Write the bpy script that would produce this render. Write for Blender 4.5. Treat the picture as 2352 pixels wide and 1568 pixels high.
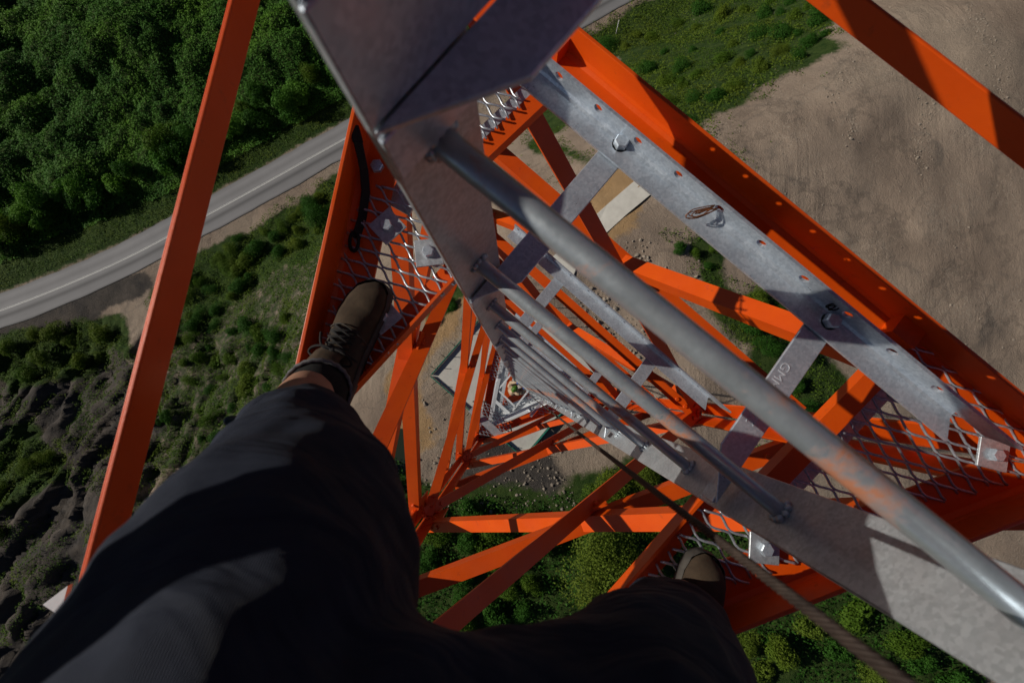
import bpy, math, random
import numpy as np
from mathutils import Vector, Matrix, Euler
from mathutils import noise as mnoise

# ------------------------------------------------------------------ start clean
for o in list(bpy.data.objects):
    bpy.data.objects.remove(o)
S = bpy.context.scene
C = S.collection
R = math.radians
H = 28.0                                   # height of the camera over the slab (metres)

# ------------------------------------------------------------------ camera
FPX, CX, CY, NX, NY = 1000.0, 1176.0, 784.0, 1187.0, 885.0   # focal length, centre and nadir in a 2352 px wide frame
down = Vector((NX - CX, -(NY - CY), -FPX)).normalized()
zc = -down
xc = Vector((1, 0, 0)); xc = (xc - zc * xc.dot(zc)).normalized()
yc = zc.cross(xc)
RM = Matrix((xc, yc, zc))                  # world = RM @ camera space
cam = bpy.data.cameras.new('camera')
cam.sensor_width = 36; cam.lens = 36 * FPX / 2352
cam.clip_start = 0.01; cam.clip_end = 3000
cam.dof.use_dof = True; cam.dof.focus_distance = 1.5; cam.dof.aperture_fstop = 6.3
camo = bpy.data.objects.new('camera', cam); C.objects.link(camo)
camo.matrix_world = Matrix.Translation((0, 0, H)) @ RM.to_4x4()
S.camera = camo

# ------------------------------------------------------------------ light
EL, AZ = R(26.5), R(-83)                     # sun elevation, azimuth clockwise from +Y
tosun = Vector((math.sin(AZ) * math.cos(EL), math.cos(AZ) * math.cos(EL), math.sin(EL)))
w = bpy.data.worlds.new('World'); S.world = w; w.use_nodes = True
nt = w.node_tree; nt.nodes.clear()
sky = nt.nodes.new('ShaderNodeTexSky'); sky.sky_type = 'NISHITA'; sky.sun_disc = False
sky.air_density = .45; sky.dust_density = .2; sky.ozone_density = 1.5; sky.sun_elevation = EL; sky.sun_rotation = AZ % (2 * math.pi)
bg = nt.nodes.new('ShaderNodeBackground'); bg.inputs[1].default_value = 0.05
wo = nt.nodes.new('ShaderNodeOutputWorld')
nt.links.new(sky.outputs[0], bg.inputs[0]); nt.links.new(bg.outputs[0], wo.inputs[0])
sl = bpy.data.lights.new('sun', 'SUN'); sl.energy = 5.0; sl.angle = R(0.5); sl.color = (1, 0.93, 0.82)
so = bpy.data.objects.new('sun', sl); C.objects.link(so)
so.rotation_euler = (-tosun).to_track_quat('-Z', 'Y').to_euler()
vs = S.view_settings
vs.view_transform = 'Standard'; vs.look = 'None'; vs.exposure = -0.38; vs.gamma = 1; vs.use_curve_mapping = False

# ------------------------------------------------------------------ placing helpers
def at(px, py, d):
    """world point seen at (px,py) of the 2352 px frame, d metres below the camera"""
    r = RM @ Vector((px - CX, -(py - CY), -FPX))
    return Vector((r.x, r.y, r.z)) * (d / -r.z) + Vector((0, 0, H))
RMn = np.array(RM)
def proj(P):
    c = (P - np.array([0, 0, H])) @ RMn
    z = np.minimum(c[..., 2], -1e-3)
    return np.stack([CX + FPX * c[..., 0] / -z, CY - FPX * c[..., 1] / -z], -1)

# ------------------------------------------------------------------ mesh helpers
class MB:
    def __init__(s): s.v = []; s.f = []; s.sm = []
    def add(s, vs, fs, smooth=False):
        n = len(s.v); s.v += [tuple(v) for v in vs]
        s.f += [tuple(i + n for i in f) for f in fs]; s.sm += [smooth] * len(fs)
    def prism(s, p0, p1, prof, ex, ey, cut0=0, cut1=0):
        """sweep the 2D profile (in ex,ey) from p0 to p1; cut: slope of the end along ex"""
        p0, p1 = Vector(p0), Vector(p1); ax = (p1 - p0).normalized(); n = len(prof)
        a = [p0 + ex * x + ey * y + ax * (cut0 * x) for x, y in prof]
        b = [p1 + ex * x + ey * y + ax * (cut1 * x) for x, y in prof]
        s.add(a + b, [(i, (i + 1) % n, n + (i + 1) % n, n + i) for i in range(n)] + [tuple(range(n - 1, -1, -1)), tuple(range(n, 2 * n))])
    def bar(s, p0, p1, w, h, ey):
        ax = (Vector(p1) - Vector(p0)).normalized(); ey = (ey - ax * ey.dot(ax)).normalized(); ex = ax.cross(ey)
        s.prism(p0, p1, [(-w/2, -h/2), (w/2, -h/2), (w/2, h/2), (-w/2, h/2)], ex, ey)
    def box(s, c, sx, sy, sz, rz=0):
        cs, sn = math.cos(rz), math.sin(rz); vs = []
        for z in (-sz/2, sz/2):
            for x, y in ((-sx/2, -sy/2), (sx/2, -sy/2), (sx/2, sy/2), (-sx/2, sy/2)):
                vs.append((c[0] + x*cs - y*sn, c[1] + x*sn + y*cs, c[2] + z))
        s.add(vs, [(3,2,1,0),(4,5,6,7),(0,1,5,4),(1,2,6,5),(2,3,7,6),(3,0,4,7)])
    def tube(s, pts, rad, n=8, caps=True, smooth=True):
        pts = [Vector(p) for p in pts]; m = len(pts)
        rad = [rad] * m if not hasattr(rad, '__len__') else rad
        t = (pts[1] - pts[0]).normalized()
        e = t.orthogonal().normalized(); vs = []
        for i, p in enumerate(pts):
            t = (pts[min(i+1, m-1)] - pts[max(i-1, 0)])
            t = t.normalized() if t.length > 1e-9 else Vector((0,0,1))
            e = (e - t * e.dot(t)).normalized(); g = t.cross(e)
            for k in range(n):
                a = 2 * math.pi * k / n
                vs.append(p + (e * math.cos(a) + g * math.sin(a)) * rad[i])
        fs = [(i*n + k, i*n + (k+1) % n, (i+1)*n + (k+1) % n, (i+1)*n + k) for i in range(m-1) for k in range(n)]
        s.add(vs, fs, smooth)
        if caps:
            b = len(s.v) - len(vs)
            s.f.append(tuple(b + k for k in range(n-1, -1, -1))); s.sm.append(False)
            s.f.append(tuple(b + (m-1)*n + k for k in range(n))); s.sm.append(False)
    def ball(s, c, rx, ry=None, rz=None, n=12, m=8, rot=None):
        ry = ry or rx; rz = rz or rx; c = Vector(c); vs = []
        for j in range(m + 1):
            th = math.pi * j / m
            for k in range(n):
                a = 2 * math.pi * k / n
                v = Vector((rx*math.sin(th)*math.cos(a), ry*math.sin(th)*math.sin(a), rz*math.cos(th)))
                vs.append(c + (rot @ v if rot else v))
        s.add(vs, [(j*n+k, (j+1)*n+k, (j+1)*n+(k+1) % n, j*n+(k+1) % n) for j in range(m) for k in range(n)], True)
    def limb(s, pts, rad, n=14):
        """closed limb with round ends, for remeshed bodies"""
        P = [Vector(p) for p in pts]; Q = []; r = []
        for i in range(len(P) - 1):
            for k in range(5):
                t = k / 5; t2 = t
                Q.append(P[i].lerp(P[i+1], t)); r.append(rad[i] * (1-t2) + rad[i+1] * t2)
        Q.append(P[-1]); r.append(rad[-1])
        for _ in range(3):
            Q = [Q[0]] + [(Q[i-1] + Q[i]*2 + Q[i+1]) / 4 for i in range(1, len(Q)-1)] + [Q[-1]]
            r = [r[0]] + [(r[i-1] + r[i]*2 + r[i+1]) / 4 for i in range(1, len(r)-1)] + [r[-1]]
        s.tube(Q, r, n); s.ball(Q[0], r[0]); s.ball(Q[-1], r[-1])
    def hexbolt(s, c, up, r=.012, h=.010, a0=.3):
        up = Vector(up).normalized(); e = up.orthogonal().normalized(); g = up.cross(e); c = Vector(c)
        ring = lambda rr, z: [c + (e*math.cos(a0 + k*math.pi/3) + g*math.sin(a0 + k*math.pi/3)) * rr + up*z for k in range(6)]
        vs = ring(r, 0) + ring(r, h*.82) + ring(r*.86, h)
        s.add(vs, [(i, (i+1) % 6, 6+(i+1) % 6, 6+i) for i in range(6)] + [(6+i, 6+(i+1) % 6, 12+(i+1) % 6, 12+i) for i in range(6)] + [tuple(range(12, 18))])
    def build(s, name, mat, parent=None, mods=None, origin=None):
        me = bpy.data.meshes.new(name)
        off = Vector(origin) if origin is not None else (WLOC.get(parent.name, Vector((0,0,0))) if parent else Vector((0,0,0)))
        me.from_pydata([(x-off.x, y-off.y, z-off.z) for x, y, z in s.v], [], s.f)
        me.polygons.foreach_set('use_smooth', s.sm); me.validate(); me.update()
        import bmesh
        bm = bmesh.new(); bm.from_mesh(me); bmesh.ops.recalc_face_normals(bm, faces=bm.faces); bm.to_mesh(me); bm.free()
        if mat: me.materials.append(mat)
        o = bpy.data.objects.new(name, me); C.objects.link(o)
        if origin is not None and parent is None:
            o.location = off
        if parent: o.parent = parent; o.location = off - WLOC.get(parent.name, Vector((0,0,0)))
        WLOC[o.name] = off.copy()
        return o
WLOC = {}
def tag(o, label=None, cat=None, group=None, kind=None):
    if label: o['label'] = label
    if cat: o['category'] = cat
    if group: o['group'] = group
    if kind: o['kind'] = kind
    return o
def thing(name, label, cat, loc=(0,0,0), group=None):
    o = bpy.data.objects.new(name, None); C.objects.link(o); o.location = loc; o.empty_display_size = .2
    WLOC[o.name] = Vector(loc); return tag(o, label, cat, group)
def remesh(o, vox, smooth=6, factor=.5):
    m = o.modifiers.new('remesh', 'REMESH'); m.mode = 'VOXEL'; m.voxel_size = vox; m.use_smooth_shade = True
    if smooth:
        k = o.modifiers.new('smooth', 'SMOOTH'); k.iterations = smooth; k.factor = factor
def displace(o, size, strength, mid=.5):
    t = bpy.data.textures.new('folds', 'CLOUDS'); t.noise_scale = size; t.noise_depth = 2
    m = o.modifiers.new('folds', 'DISPLACE'); m.texture = t; m.strength = strength; m.mid_level = mid; m.texture_coords = 'LOCAL'
def bevel(o, wd=.002, seg=2):
    b = o.modifiers.new('bevel', 'BEVEL'); b.width = wd; b.segments = seg; b.limit_method = 'ANGLE'; b.angle_limit = R(40)

# ------------------------------------------------------------------ materials
class NT:
    def __init__(s, name):
        s.m = bpy.data.materials.new(name); s.m.use_nodes = True; s.t = s.m.node_tree
        s.b = s.t.nodes['Principled BSDF']; s.out = s.t.nodes['Material Output']
        s.tc = s.t.nodes.new('ShaderNodeTexCoord')
    def n(s, t, **k):
        x = s.t.nodes.new(t)
        for a, b in k.items(): setattr(x, a, b)
        return x
    def l(s, a, b): s.t.links.new(a, b)
    def noise(s, scale, detail=4, rough=.6, dist=0, co=None, st=None):
        x = s.n('ShaderNodeTexNoise'); x.inputs['Scale'].default_value = scale; x.inputs['Detail'].default_value = detail
        x.inputs['Roughness'].default_value = rough; x.inputs['Distortion'].default_value = dist
        co = co or s.tc.outputs['Object']
        if st:
            mp = s.n('ShaderNodeMapping'); mp.inputs['Scale'].default_value = st[0]
            mp.inputs['Rotation'].default_value = st[1]; s.l(co, mp.inputs[0]); co = mp.outputs[0]
        s.l(co, x.inputs['Vector']); return x.outputs['Fac']
    def ramp(s, fac, stops):
        r = s.n('ShaderNodeValToRGB'); e = r.color_ramp.elements
        while len(e) < len(stops): e.new(.5)
        for i, (p, c) in enumerate(stops):
            e[i].position = p; e[i].color = tuple(c) + (1,) if len(c) == 3 else c
        s.l(fac, r.inputs[0]); return r.outputs[0]
    def mix(s, fac, a, b, mode='MIX'):
        x = s.n('ShaderNodeMix'); x.data_type = 'RGBA'; x.blend_type = mode
        for sock, v in ((x.inputs[0], fac), (x.inputs[6], a), (x.inputs[7], b)):
            if hasattr(v, 'links'): s.l(v, sock)
            elif isinstance(v, (int, float)): sock.default_value = v
            else: sock.default_value = tuple(v) + (1,)
        return x.outputs[2]
    def math(s, op, a, b=0, clamp=False):
        x = s.n('ShaderNodeMath'); x.operation = op; x.use_clamp = clamp
        for sock, v in ((x.inputs[0], a), (x.inputs[1], b)):
            if hasattr(v, 'links'): s.l(v, sock)
            else: sock.default_value = v
        return x.outputs[0]
    def attr(s, name):
        x = s.n('ShaderNodeAttribute'); x.attribute_name = name; return x
    def bump(s, h, strength=.3, dist=.01):
        x = s.n('ShaderNodeBump'); x.inputs['Strength'].default_value = strength; x.inputs['Distance'].default_value = dist
        s.l(h, x.inputs['Height']); s.l(x.outputs[0], s.b.inputs['Normal']); return x
    def set(s, color=None, rough=None, metal=None, spec=None):
        for k, v in (('Base Color', color), ('Roughness', rough), ('Metallic', metal), ('Specular IOR Level', spec)):
            if v is None: continue
            if hasattr(v, 'links'): s.l(v, s.b.inputs[k])
            elif isinstance(v, (int, float)): s.b.inputs[k].default_value = v
            else: s.b.inputs[k].default_value = tuple(v) + (1,)
        return s.m
M = {}
def paint(name, c, c2, chip):
    k = NT(name)
    col = k.mix(k.ramp(k.noise(7, 6), [(.35, (0,0,0)), (.75, (1,1,1))]), c, c2)
    fade = k.ramp(k.noise(2.6, 5, .6), [(.4, (0,0,0)), (.72, (1,1,1))]); col = k.mix(k.math('MULTIPLY', fade, .45), col, tuple(x*.72 for x in c2))
    dirt = k.ramp(k.noise(38, 8, .7), [(.60, (0,0,0)), (.74, (1,1,1))])
    col = k.mix(k.math('MULTIPLY', dirt, .45), col, (.12, .035, .015))
    ch = k.ramp(k.noise(16, 10, .72, .4), [(.675, (0,0,0)), (.685, (1,1,1))])
    col = k.mix(ch, col, chip)
    k.bump(k.math('ADD', k.noise(160, 3), k.math('MULTIPLY', k.noise(30, 4), 1.5)), .12, .002)
    k.set(col, k.ramp(k.noise(11, 4), [(.3, (.33,)*3), (.7, (.5,)*3)]), 0, .4)
    M[name] = k.m
paint('orange_paint', (.68, .085, .002), (.60, .062, .002), (.45, .05, .03))
paint('white_paint', (.70, .73, .76), (.62, .64, .66), (.5, .12, .05))
def galv(name, c1, c2, rust=0, rough=.42):
    k = NT(name)
    v = k.n('ShaderNodeTexVoronoi'); v.inputs['Scale'].default_value = 260; k.l(k.tc.outputs['Object'], v.inputs['Vector'])
    sp = k.n('ShaderNodeSeparateColor'); k.l(v.outputs['Color'], sp.inputs[0])
    f = k.math('ADD', k.math('MULTIPLY', sp.outputs[0], .4), k.math('MULTIPLY', k.noise(22, 8, .7, .5), .75))
    col = k.mix(k.ramp(f, [(.36, (0,0,0)), (.8, (1,1,1))]), c1, c2)
    streak = k.ramp(k.noise(9, 9, .75, 1.2), [(.60, (0,0,0)), (.72, (1,1,1))])
    col = k.mix(k.math('MULTIPLY', streak, .4), col, (.72, .74, .76))
    met = .62
    if rust:
        rn = k.ramp(k.noise(9, 8, .7, .3), [(rust, (0,0,0)), (rust + .09, (1,1,1))])
        col = k.mix(k.math('MULTIPLY', rn, .85), col, (.50, .16, .05))
        met = k.math('SUBTRACT', .62, k.math('MULTIPLY', rn, .55))
    dn = k.ramp(k.noise(60, 5), [(.74, (0,0,0)), (.77, (1,1,1))])
    col = k.mix(k.math('MULTIPLY', dn, .5), col, (.16, .14, .13))
    k.bump(k.math('ADD', k.noise(90, 4), k.math('MULTIPLY', k.noise(14, 3), 2)), .15, .002)
    k.set(col, k.ramp(k.noise(30, 6), [(.3, (rough-.1,)*3), (.7, (rough+.12,)*3)]), met, .5)
    M[name] = k.m
galv('galvanised', (.43, .49, .56), (.60, .66, .73), 0, .36)
galv('galvanised_plate', (.40, .43, .46), (.55, .585, .62), 0, .42)
galv('rung_steel', (.40, .45, .49), (.45, .50, .54), .565, .36)
galv('mesh_steel', (.34, .37, .42), (.52, .55, .60), 0, .34)
def simple(name, c, c2, sc=20, rough=.8, bump=.3, bd=.003, metal=0, spec=.3):
    k = NT(name); f = k.noise(sc, 6, .65)
    k.bump(k.noise(sc*3, 4), bump, bd)
    k.set(k.mix(k.ramp(f, [(.3, (0,0,0)), (.7, (1,1,1))]), c, c2), rough, metal, spec); M[name] = k.m; return k
simple('rope_steel', (.030, .022, .019), (.075, .054, .044), 60, .6, .4, .001, .3)
k = simple('suede', (.022, .014, .009), (.080, .054, .033), 14, .95, .6, .0015)
simple('suede_dark', (.022, .018, .015), (.045, .036, .028), 30, .95, .5, .001)
simple('sole_rubber', (.035, .031, .027), (.075, .066, .058), 40, .8, .3, .001)
simple('lace', (.012, .011, .011), (.022, .02, .02), 90, .9, .5, .001)
simple('sock', (.010, .010, .010), (.018, .018, .018), 200, 1, .6, .001)
simple('sock_cuff', (.09, .09, .095), (.16, .16, .17), 200, 1, .6, .001)
simple('skin', (.30, .155, .10), (.40, .22, .15), 60, .6, .2, .001)
simple('hair', (.03, .02, .012), (.05, .035, .02), 80, .7, .5, .002)
simple('tshirt', (.035, .035, .04), (.05, .05, .055), 60, .95, .3, .002)
simple('black_webbing', (.008, .008, .008), (.014, .014, .014), 150, .8, .6, .001)
simple('copper_wire', (.30, .12, .05), (.16, .07, .04), 120, .45, .2, .001, .6)
simple('toggle', (.01, .045, .055), (.02, .06, .07), 90, .4, .1, .001)
simple('concrete', (.46, .44, .40), (.58, .56, .51), 1.4, .9, .5, .02)
simple('green_board', (.01, .14, .10), (.02, .20, .14), 6, .6, .2, .004)
simple('rebar', (.06, .05, .045), (.12, .09, .07), 20, .7, .3, .004)
simple('bark', (.07, .055, .04), (.13, .105, .08), 8, .95, .8, .02)
simple('helmet_green', (.05, .14, .015), (.09, .22, .02), 30, .35, .05, .002)
simple('helmet_black', (.012, .012, .012), (.02, .02, .02), 30, .4, .05, .002)
simple('khaki_shirt', (.40, .28, .18), (.55, .42, .29), 9, .9, .4, .01)
simple('khaki_trousers', (.20, .16, .11), (.28, .22, .16), 9, .9, .4, .01)
simple('blue_glove', (.02, .10, .35), (.03, .14, .45), 40, .7, .2, .004)
simple('rock', (.20, .165, .13), (.34, .29, .235), 6, .9, .7, .03)
simple('line_white', (.62, .62, .60), (.74, .74, .72), 3, .8, .1, .004)
simple('stamp', (.62, .64, .68), (.72, .74, .78), 90, .5, .1, .001, .3)
k = NT('shorts_cloth')
fold = k.noise(5.5, 3, .5, 1.0, st=((1.0, 1.0, 3.2), (0.4, 0.3, 0)))
wv = k.n('ShaderNodeTexWave'); wv.inputs['Scale'].default_value = 260; wv.inputs['Distortion'].default_value = 1.5; k.l(k.tc.outputs['Object'], wv.inputs['Vector'])
k.bump(k.math('ADD', k.math('MULTIPLY', fold, 10), k.math('MULTIPLY', wv.outputs['Fac'], .12)), .6, .005)
k.set(k.mix(k.noise(30, 6), (.008, .011, .022), (.019, .025, .044)), .85, 0, .25); M['shorts_cloth'] = k.m
# road
k = NT('asphalt')
ac = k.attr('across')
tr = k.ramp(ac.outputs['Fac'], [(0, (.30,)*3), (.06, (.55,)*3), (.22, (.50,)*3), (.32, (.28,)*3), (.42, (.55,)*3), (.60, (.62,)*3), (.72, (.50,)*3), (.86, (.62,)*3), (.97, (.5,)*3), (1, (.4,)*3)])
bc = k.mix(k.noise(.35, 6, .6), (.30, .295, .29), (.42, .415, .41))
k.set(k.mix(1.0, bc, k.mix(1.0, tr, (1.25, 1.25, 1.3), 'MULTIPLY'), 'MULTIPLY'), .85, 0, .3)
k.bump(k.noise(30, 4), .3, .02); M['asphalt'] = k.m
# water
k = NT('pond_water'); k.set((.025, .035, .022), .12, 0, .5); k.bump(k.noise(3, 3), .06, .05); M['pond_water'] = k.m
# foliage
def leaf(name, a, b, c):
    k = NT(name)
    tn = k.attr('tint').outputs['Fac']
    geo = k.n('ShaderNodeNewGeometry')
    big = k.noise(.22, 3, .5, co=geo.outputs['Position'])
    col = k.mix(tn, a, b); col = k.mix(k.ramp(big, [(.45, (0,0,0)), (.68, (1,1,1))]), col, c)
    k.set(col, .65, 0, .08)
    tl = k.n('ShaderNodeBsdfTranslucent'); k.l(k.mix(.3, col, (.07, .20, .015)), tl.inputs[0])
    mx = k.n('ShaderNodeMixShader'); mx.inputs[0].default_value = .28
    k.l(k.b.outputs[0], mx.inputs[1]); k.l(tl.outputs[0], mx.inputs[2]); k.l(mx.outputs[0], k.out.inputs[0]); M[name] = k.m
leaf('leaf_dark', (.022, .078, .010), (.052, .135, .018), (.034, .105, .014))
leaf('leaf_mid', (.045, .100, .010), (.100, .175, .018), (.12, .16, .016))
leaf('leaf_lime', (.075, .125, .014), (.14, .20, .025), (.12, .16, .02))
leaf('leaf_vine', (.040, .130, .020), (.100, .24, .035), (.125, .27, .028))
leaf('leaf_dry', (.10, .10, .035), (.19, .17, .07), (.09, .12, .03))
# ground
k = NT('ground')
z1 = k.attr('zone'); sp = k.n('ShaderNodeSeparateColor'); k.l(z1.outputs['Color'], sp.inputs[0])
dirt = k.mix(k.ramp(k.noise(.16, 8, .62, .3), [(.35, (0,0,0)), (.68, (1,1,1))]), (.255, .195, .150), (.365, .285, .220))
dirt = k.mix(k.ramp(k.noise(.42, 9, .7, .8), [(.55, (0,0,0)), (.72, (1,1,1))]), dirt, (.175, .145, .120))
grav = k.n('ShaderNodeTexVoronoi'); grav.inputs['Scale'].default_value = 13; k.l(k.tc.outputs['Object'], grav.inputs['Vector'])
gcol = k.n('ShaderNodeSeparateColor'); k.l(grav.outputs['Color'], gcol.inputs[0])
gm = k.math('MULTIPLY', k.ramp(gcol.outputs[0], [(.80, (0,0,0)), (.84, (1,1,1))]), k.ramp(k.noise(.3, 4), [(.45, (0,0,0)), (.6, (1,1,1))]))
dirt = k.mix(k.math('MULTIPLY', gm, .7), dirt, (.36, .30, .24))
crk = k.math('ABSOLUTE', k.math('SUBTRACT', k.noise(.10, 7, .6, .4), .5)); crm = k.ramp(crk, [(.004, (1,1,1)), (.016, (0,0,0))]); dirt = k.mix(k.math('MULTIPLY', crm, .28), dirt, (.085, .070, .058))
pale = k.ramp(k.noise(.07, 5, .55, .6), [(.5, (0,0,0)), (.6, (1,1,1))]); dirt = k.mix(k.math('MULTIPLY', pale, .5), dirt, (.30, .245, .19))
oran = k.mix(k.noise(.8, 7, .65), (.30, .185, .085), (.42, .28, .155))
dark = k.mix(k.ramp(k.noise(.5, 8, .65, .6), [(.35, (0,0,0)), (.75, (1,1,1))]), (.050, .046, .044), (.120, .100, .084))
grn = k.mix(k.ramp(k.noise(1.6, 8, .7), [(.35, (0,0,0)), (.66, (1,1,1))]), (.016, .040, .007), (.055, .085, .020))
edge = k.math('MULTIPLY', k.math('SUBTRACT', k.noise(1.1, 8, .7), .5), 1.1)
def soft(ch): return k.ramp(k.math('ADD', ch, edge), [(.35, (0,0,0)), (.65, (1,1,1))])
col = k.mix(soft(sp.outputs[1]), dirt, oran)
col = k.mix(soft(sp.outputs[2]), col, dark)
col = k.mix(soft(sp.outputs[0]), col, grn)
trk = k.noise(.7, 4, .5, .3, st=((2.4, .12, 1), (0, 0, R(14))))
k.bump(k.math('ADD', k.math('MULTIPLY', k.math('MULTIPLY', trk, k.ramp(k.noise(.12, 3), [(.45, (0,0,0)), (.62, (1,1,1))])), 1.1), k.math('ADD', k.noise(1.2, 10, .72), k.math('MULTIPLY', k.noise(11, 8, .75), .7))), .75, .22)
k.set(col, .95, 0, .15); M['ground'] = k.m

# ================================================================== TERRAIN
def vnoise(x, y, seed=0):
    xi = np.floor(x).astype(np.int64); yi = np.floor(y).astype(np.int64); fx = x - xi; fy = y - yi
    fx = fx*fx*(3-2*fx); fy = fy*fy*(3-2*fy)
    def h(a, b):
        n = (a * 374761393 + b * 668265263 + seed * 974634777) & 0x7fffffff
        n = ((n ^ (n >> 13)) * 1274126177) & 0x7fffffff
        return ((n ^ (n >> 16)) & 0xffff) / 65535.0
    return (h(xi, yi)*(1-fx) + h(xi+1, yi)*fx)*(1-fy) + (h(xi, yi+1)*(1-fx) + h(xi+1, yi+1)*fx)*fy
def fbm(x, y, seed=0, o=4):
    s = 0; a = .5; t = 0
    for i in range(o):
        s = s + a * vnoise(x, y, seed + i*17); t += a; x = x*2.03; y = y*2.03; a *= .5
    return s / t
def sstep(a, b, x):
    t = np.clip((x - a) / (b - a), 0, 1); return t*t*(3-2*t)
DR = 46.0
road_px = [(-320, 805), (-150, 763), (0, 715), (150, 657), (300, 590), (450, 510), (600, 428), (790, 322), (1080, 164), (1400, -11), (1800, -228)]
rp = np.array([[*at(x, y, DR).xy] for x, y in road_px])
rp = np.vstack([rp[0] + np.outer([30, 16, 8, 4, 2, 1], rp[0]-rp[1]), rp, rp[-1] + np.outer([1, 2, 4, 8, 16, 30], rp[-1]-rp[-2])])
def rdist(x, y):
    best = np.full(np.shape(x), 1e9); sgn = np.zeros(np.shape(x))
    for a, b in zip(rp[:-1], rp[1:]):
        d = b - a; L = d @ d
        t = np.clip(((x-a[0])*d[0] + (y-a[1])*d[1]) / L, 0, 1)
        ex = x - a[0] - t*d[0]; ey = y - a[1] - t*d[1]; q = np.hypot(ex, ey)
        s = np.sign(d[0]*ey - d[1]*ex)
        sgn = np.where(q < best, s, sgn); best = np.minimum(best, q)
    return best * sgn                      # + beyond the road, - on the tower side
def inpoly(P, poly):
    x, y = P[..., 0], P[..., 1]; r = np.zeros(x.shape, bool); n = len(poly)
    for i in range(n):
        x1, y1 = poly[i]; x2, y2 = poly[(i+1) % n]
        if y1 == y2: continue
        c = ((y1 > y) != (y2 > y)) & (x < (x2-x1)*(y-y1)/(y2-y1) + x1); r ^= c
    return r
def gully_mask(x, y):
    return sstep(-13, -20, x) * sstep(9, 2, y) * sstep(-48, -30, y)
def height(x, y):
    x = np.asarray(x, float); y = np.asarray(y, float)
    dr = rdist(x, y)
    t1 = 1 - sstep(0, 27, -dr - 2.6)
    t2 = sstep(8, 34, -x) * .72
    z = -18 * (1 - (1-t1)*(1-t2))
    off = sstep(2.4, 5, np.abs(dr))
    near = sstep(5, 9, np.hypot(x, y))
    up = np.clip(dr - 5.2, 0, None)
    z = z + .14*up*sstep(0, 4, up)*(1 - .5*sstep(40, 120, up)) + sstep(1.5, 6, up) * (fbm(x*.16, y*.16, 3)*3.4 - 1.5 + (fbm(x*.45, y*.45, 5)-.5)*1.5)
    z = z + off*near*((fbm(x*.09, y*.09, 11)-.5)*1.6 + (fbm(x*.5, y*.5, 12)-.5)*.35) + near*off*(fbm(x*1.7, y*1.7, 14, 3)-.5)*.10
    g = gully_mask(x, y)*off
    c = x*.88 - y*.47; a = x*.47 + y*.88
    c = c + (fbm(x*.2, y*.2, 21)-.5)*5
    rid = np.abs(vnoise(c*1.05 + fbm(x*.8, y*.8, 31)*.9, a*.20, 23)*2-1); rid2 = np.abs(vnoise(c*2.7 + fbm(x*1.3, y*1.3, 33)*.8, a*.5, 29)*2-1)
    z = z + g*(-1.35*(1-rid)**2 - .50*(1-rid2)**2 + .6 + (fbm(x*1.1, y*1.1, 37)-.5)*.5)
    far = sstep(90, 400, np.hypot(x, y))
    z = z + far*(fbm(x*.006, y*.006, 41)*40 - 10)
    return z
def hit(px, py):
    r = RM @ Vector((px - CX, -(py - CY), -FPX)); r = r / -r.z
    d = np.linspace(14, 110, 700)
    g = H - d - height(r.x*d, r.y*d)
    i = int(np.argmax(g < 0)) if (g < 0).any() else len(d)-1
    lo, hi = d[max(i-1, 0)], d[i]
    for _ in range(12):
        m = (lo+hi)/2
        if H - m - float(height(r.x*m, r.y*m)) < 0: hi = m
        else: lo = m
    return Vector((r.x*hi, r.y*hi, float(height(r.x*hi, r.y*hi))))

ZG = [  # green ground (pixel outlines of the planted areas)
    [(-400, 600), (0, 470), (780, 160), (780, -200), (-400, -300)], [(-300, 690), (0, 665), (350, 520), (800, 262), (1300, -20), (1300, -200), (700, 160), (0, 520), (-300, 600)],
    [(330, 690), (440, 600), (600, 505), (800, 385), (720, 900), (620, 960), (400, 900)], [(330, 880), (640, 930), (560, 1010), (500, 1090), (330, 1120)],
    [(1340, 100), (1450, 20), (1700, -60), (1960, 0), (1930, 90), (1800, 150), (1760, 230), (1640, 250), (1600, 330), (1500, 280)],
    [(1550, 560), (1660, 545), (1700, 640), (1790, 660), (1920, 860), (1960, 960), (1700, 1000), (1720, 800), (1580, 680)],
    [(900, 1050), (1000, 1130), (1240, 1150), (1360, 1090), (1500, 1060), (1750, 1130), (2100, 1350), (2400, 1700), (900, 1700), (700, 1200)],
    [(0, 760), (210, 730), (330, 800), (240, 860), (40, 880), (-100, 860)], [(-100, 1010), (90, 1000), (160, 1080), (30, 1160), (-100, 1160)],
    [(990, 640), (1090, 600), (1060, 730), (975, 770)], [(1160, 280), (1240, 250), (1350, 420), (1260, 380)]]
ZO = [[(1090, 690), (1160, 640), (1110, 560), (960, 760), (915, 900), (930, 1010), (1000, 1000), (1000, 870)], [(1330, 430), (1470, 370), (1530, 450), (1390, 560), (1250, 520)]]
ZS = [[(330, 760), (480, 700), (640, 590), (760, 520), (700, 900), (560, 1000), (480, 1100), (330, 1100)]]
ZD = [[(-300, 830), (330, 830), (380, 960), (330, 1120), (420, 1250), (300, 1700), (-400, 1700)], [(1090, 1000), (1290, 1010), (1300, 1170), (1050, 1170)], [(120, 690), (330, 620), (370, 660), (180, 740), (0, 800), (-60, 770)], [(2040, 1290), (2250, 1290), (2300, 1420), (2150, 1500)]]
def axis(lo, hi, st):
    a = list(np.arange(lo, hi + .01, st)); s = st; v = hi
    while v < 1500: s *= 1.28; v += s; a.append(v)
    s = st; v = lo
    while v > -1500: s *= 1.28; v -= s; a.insert(0, v)
    return np.array(a)
ax_, ay_ = axis(-66, 48, .4), axis(-36, 56, .4)
X, Y = np.meshgrid(ax_, ay_); Z = height(X, Y)
P3 = np.stack([X, Y, Z], -1); PX = proj(P3)
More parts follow.
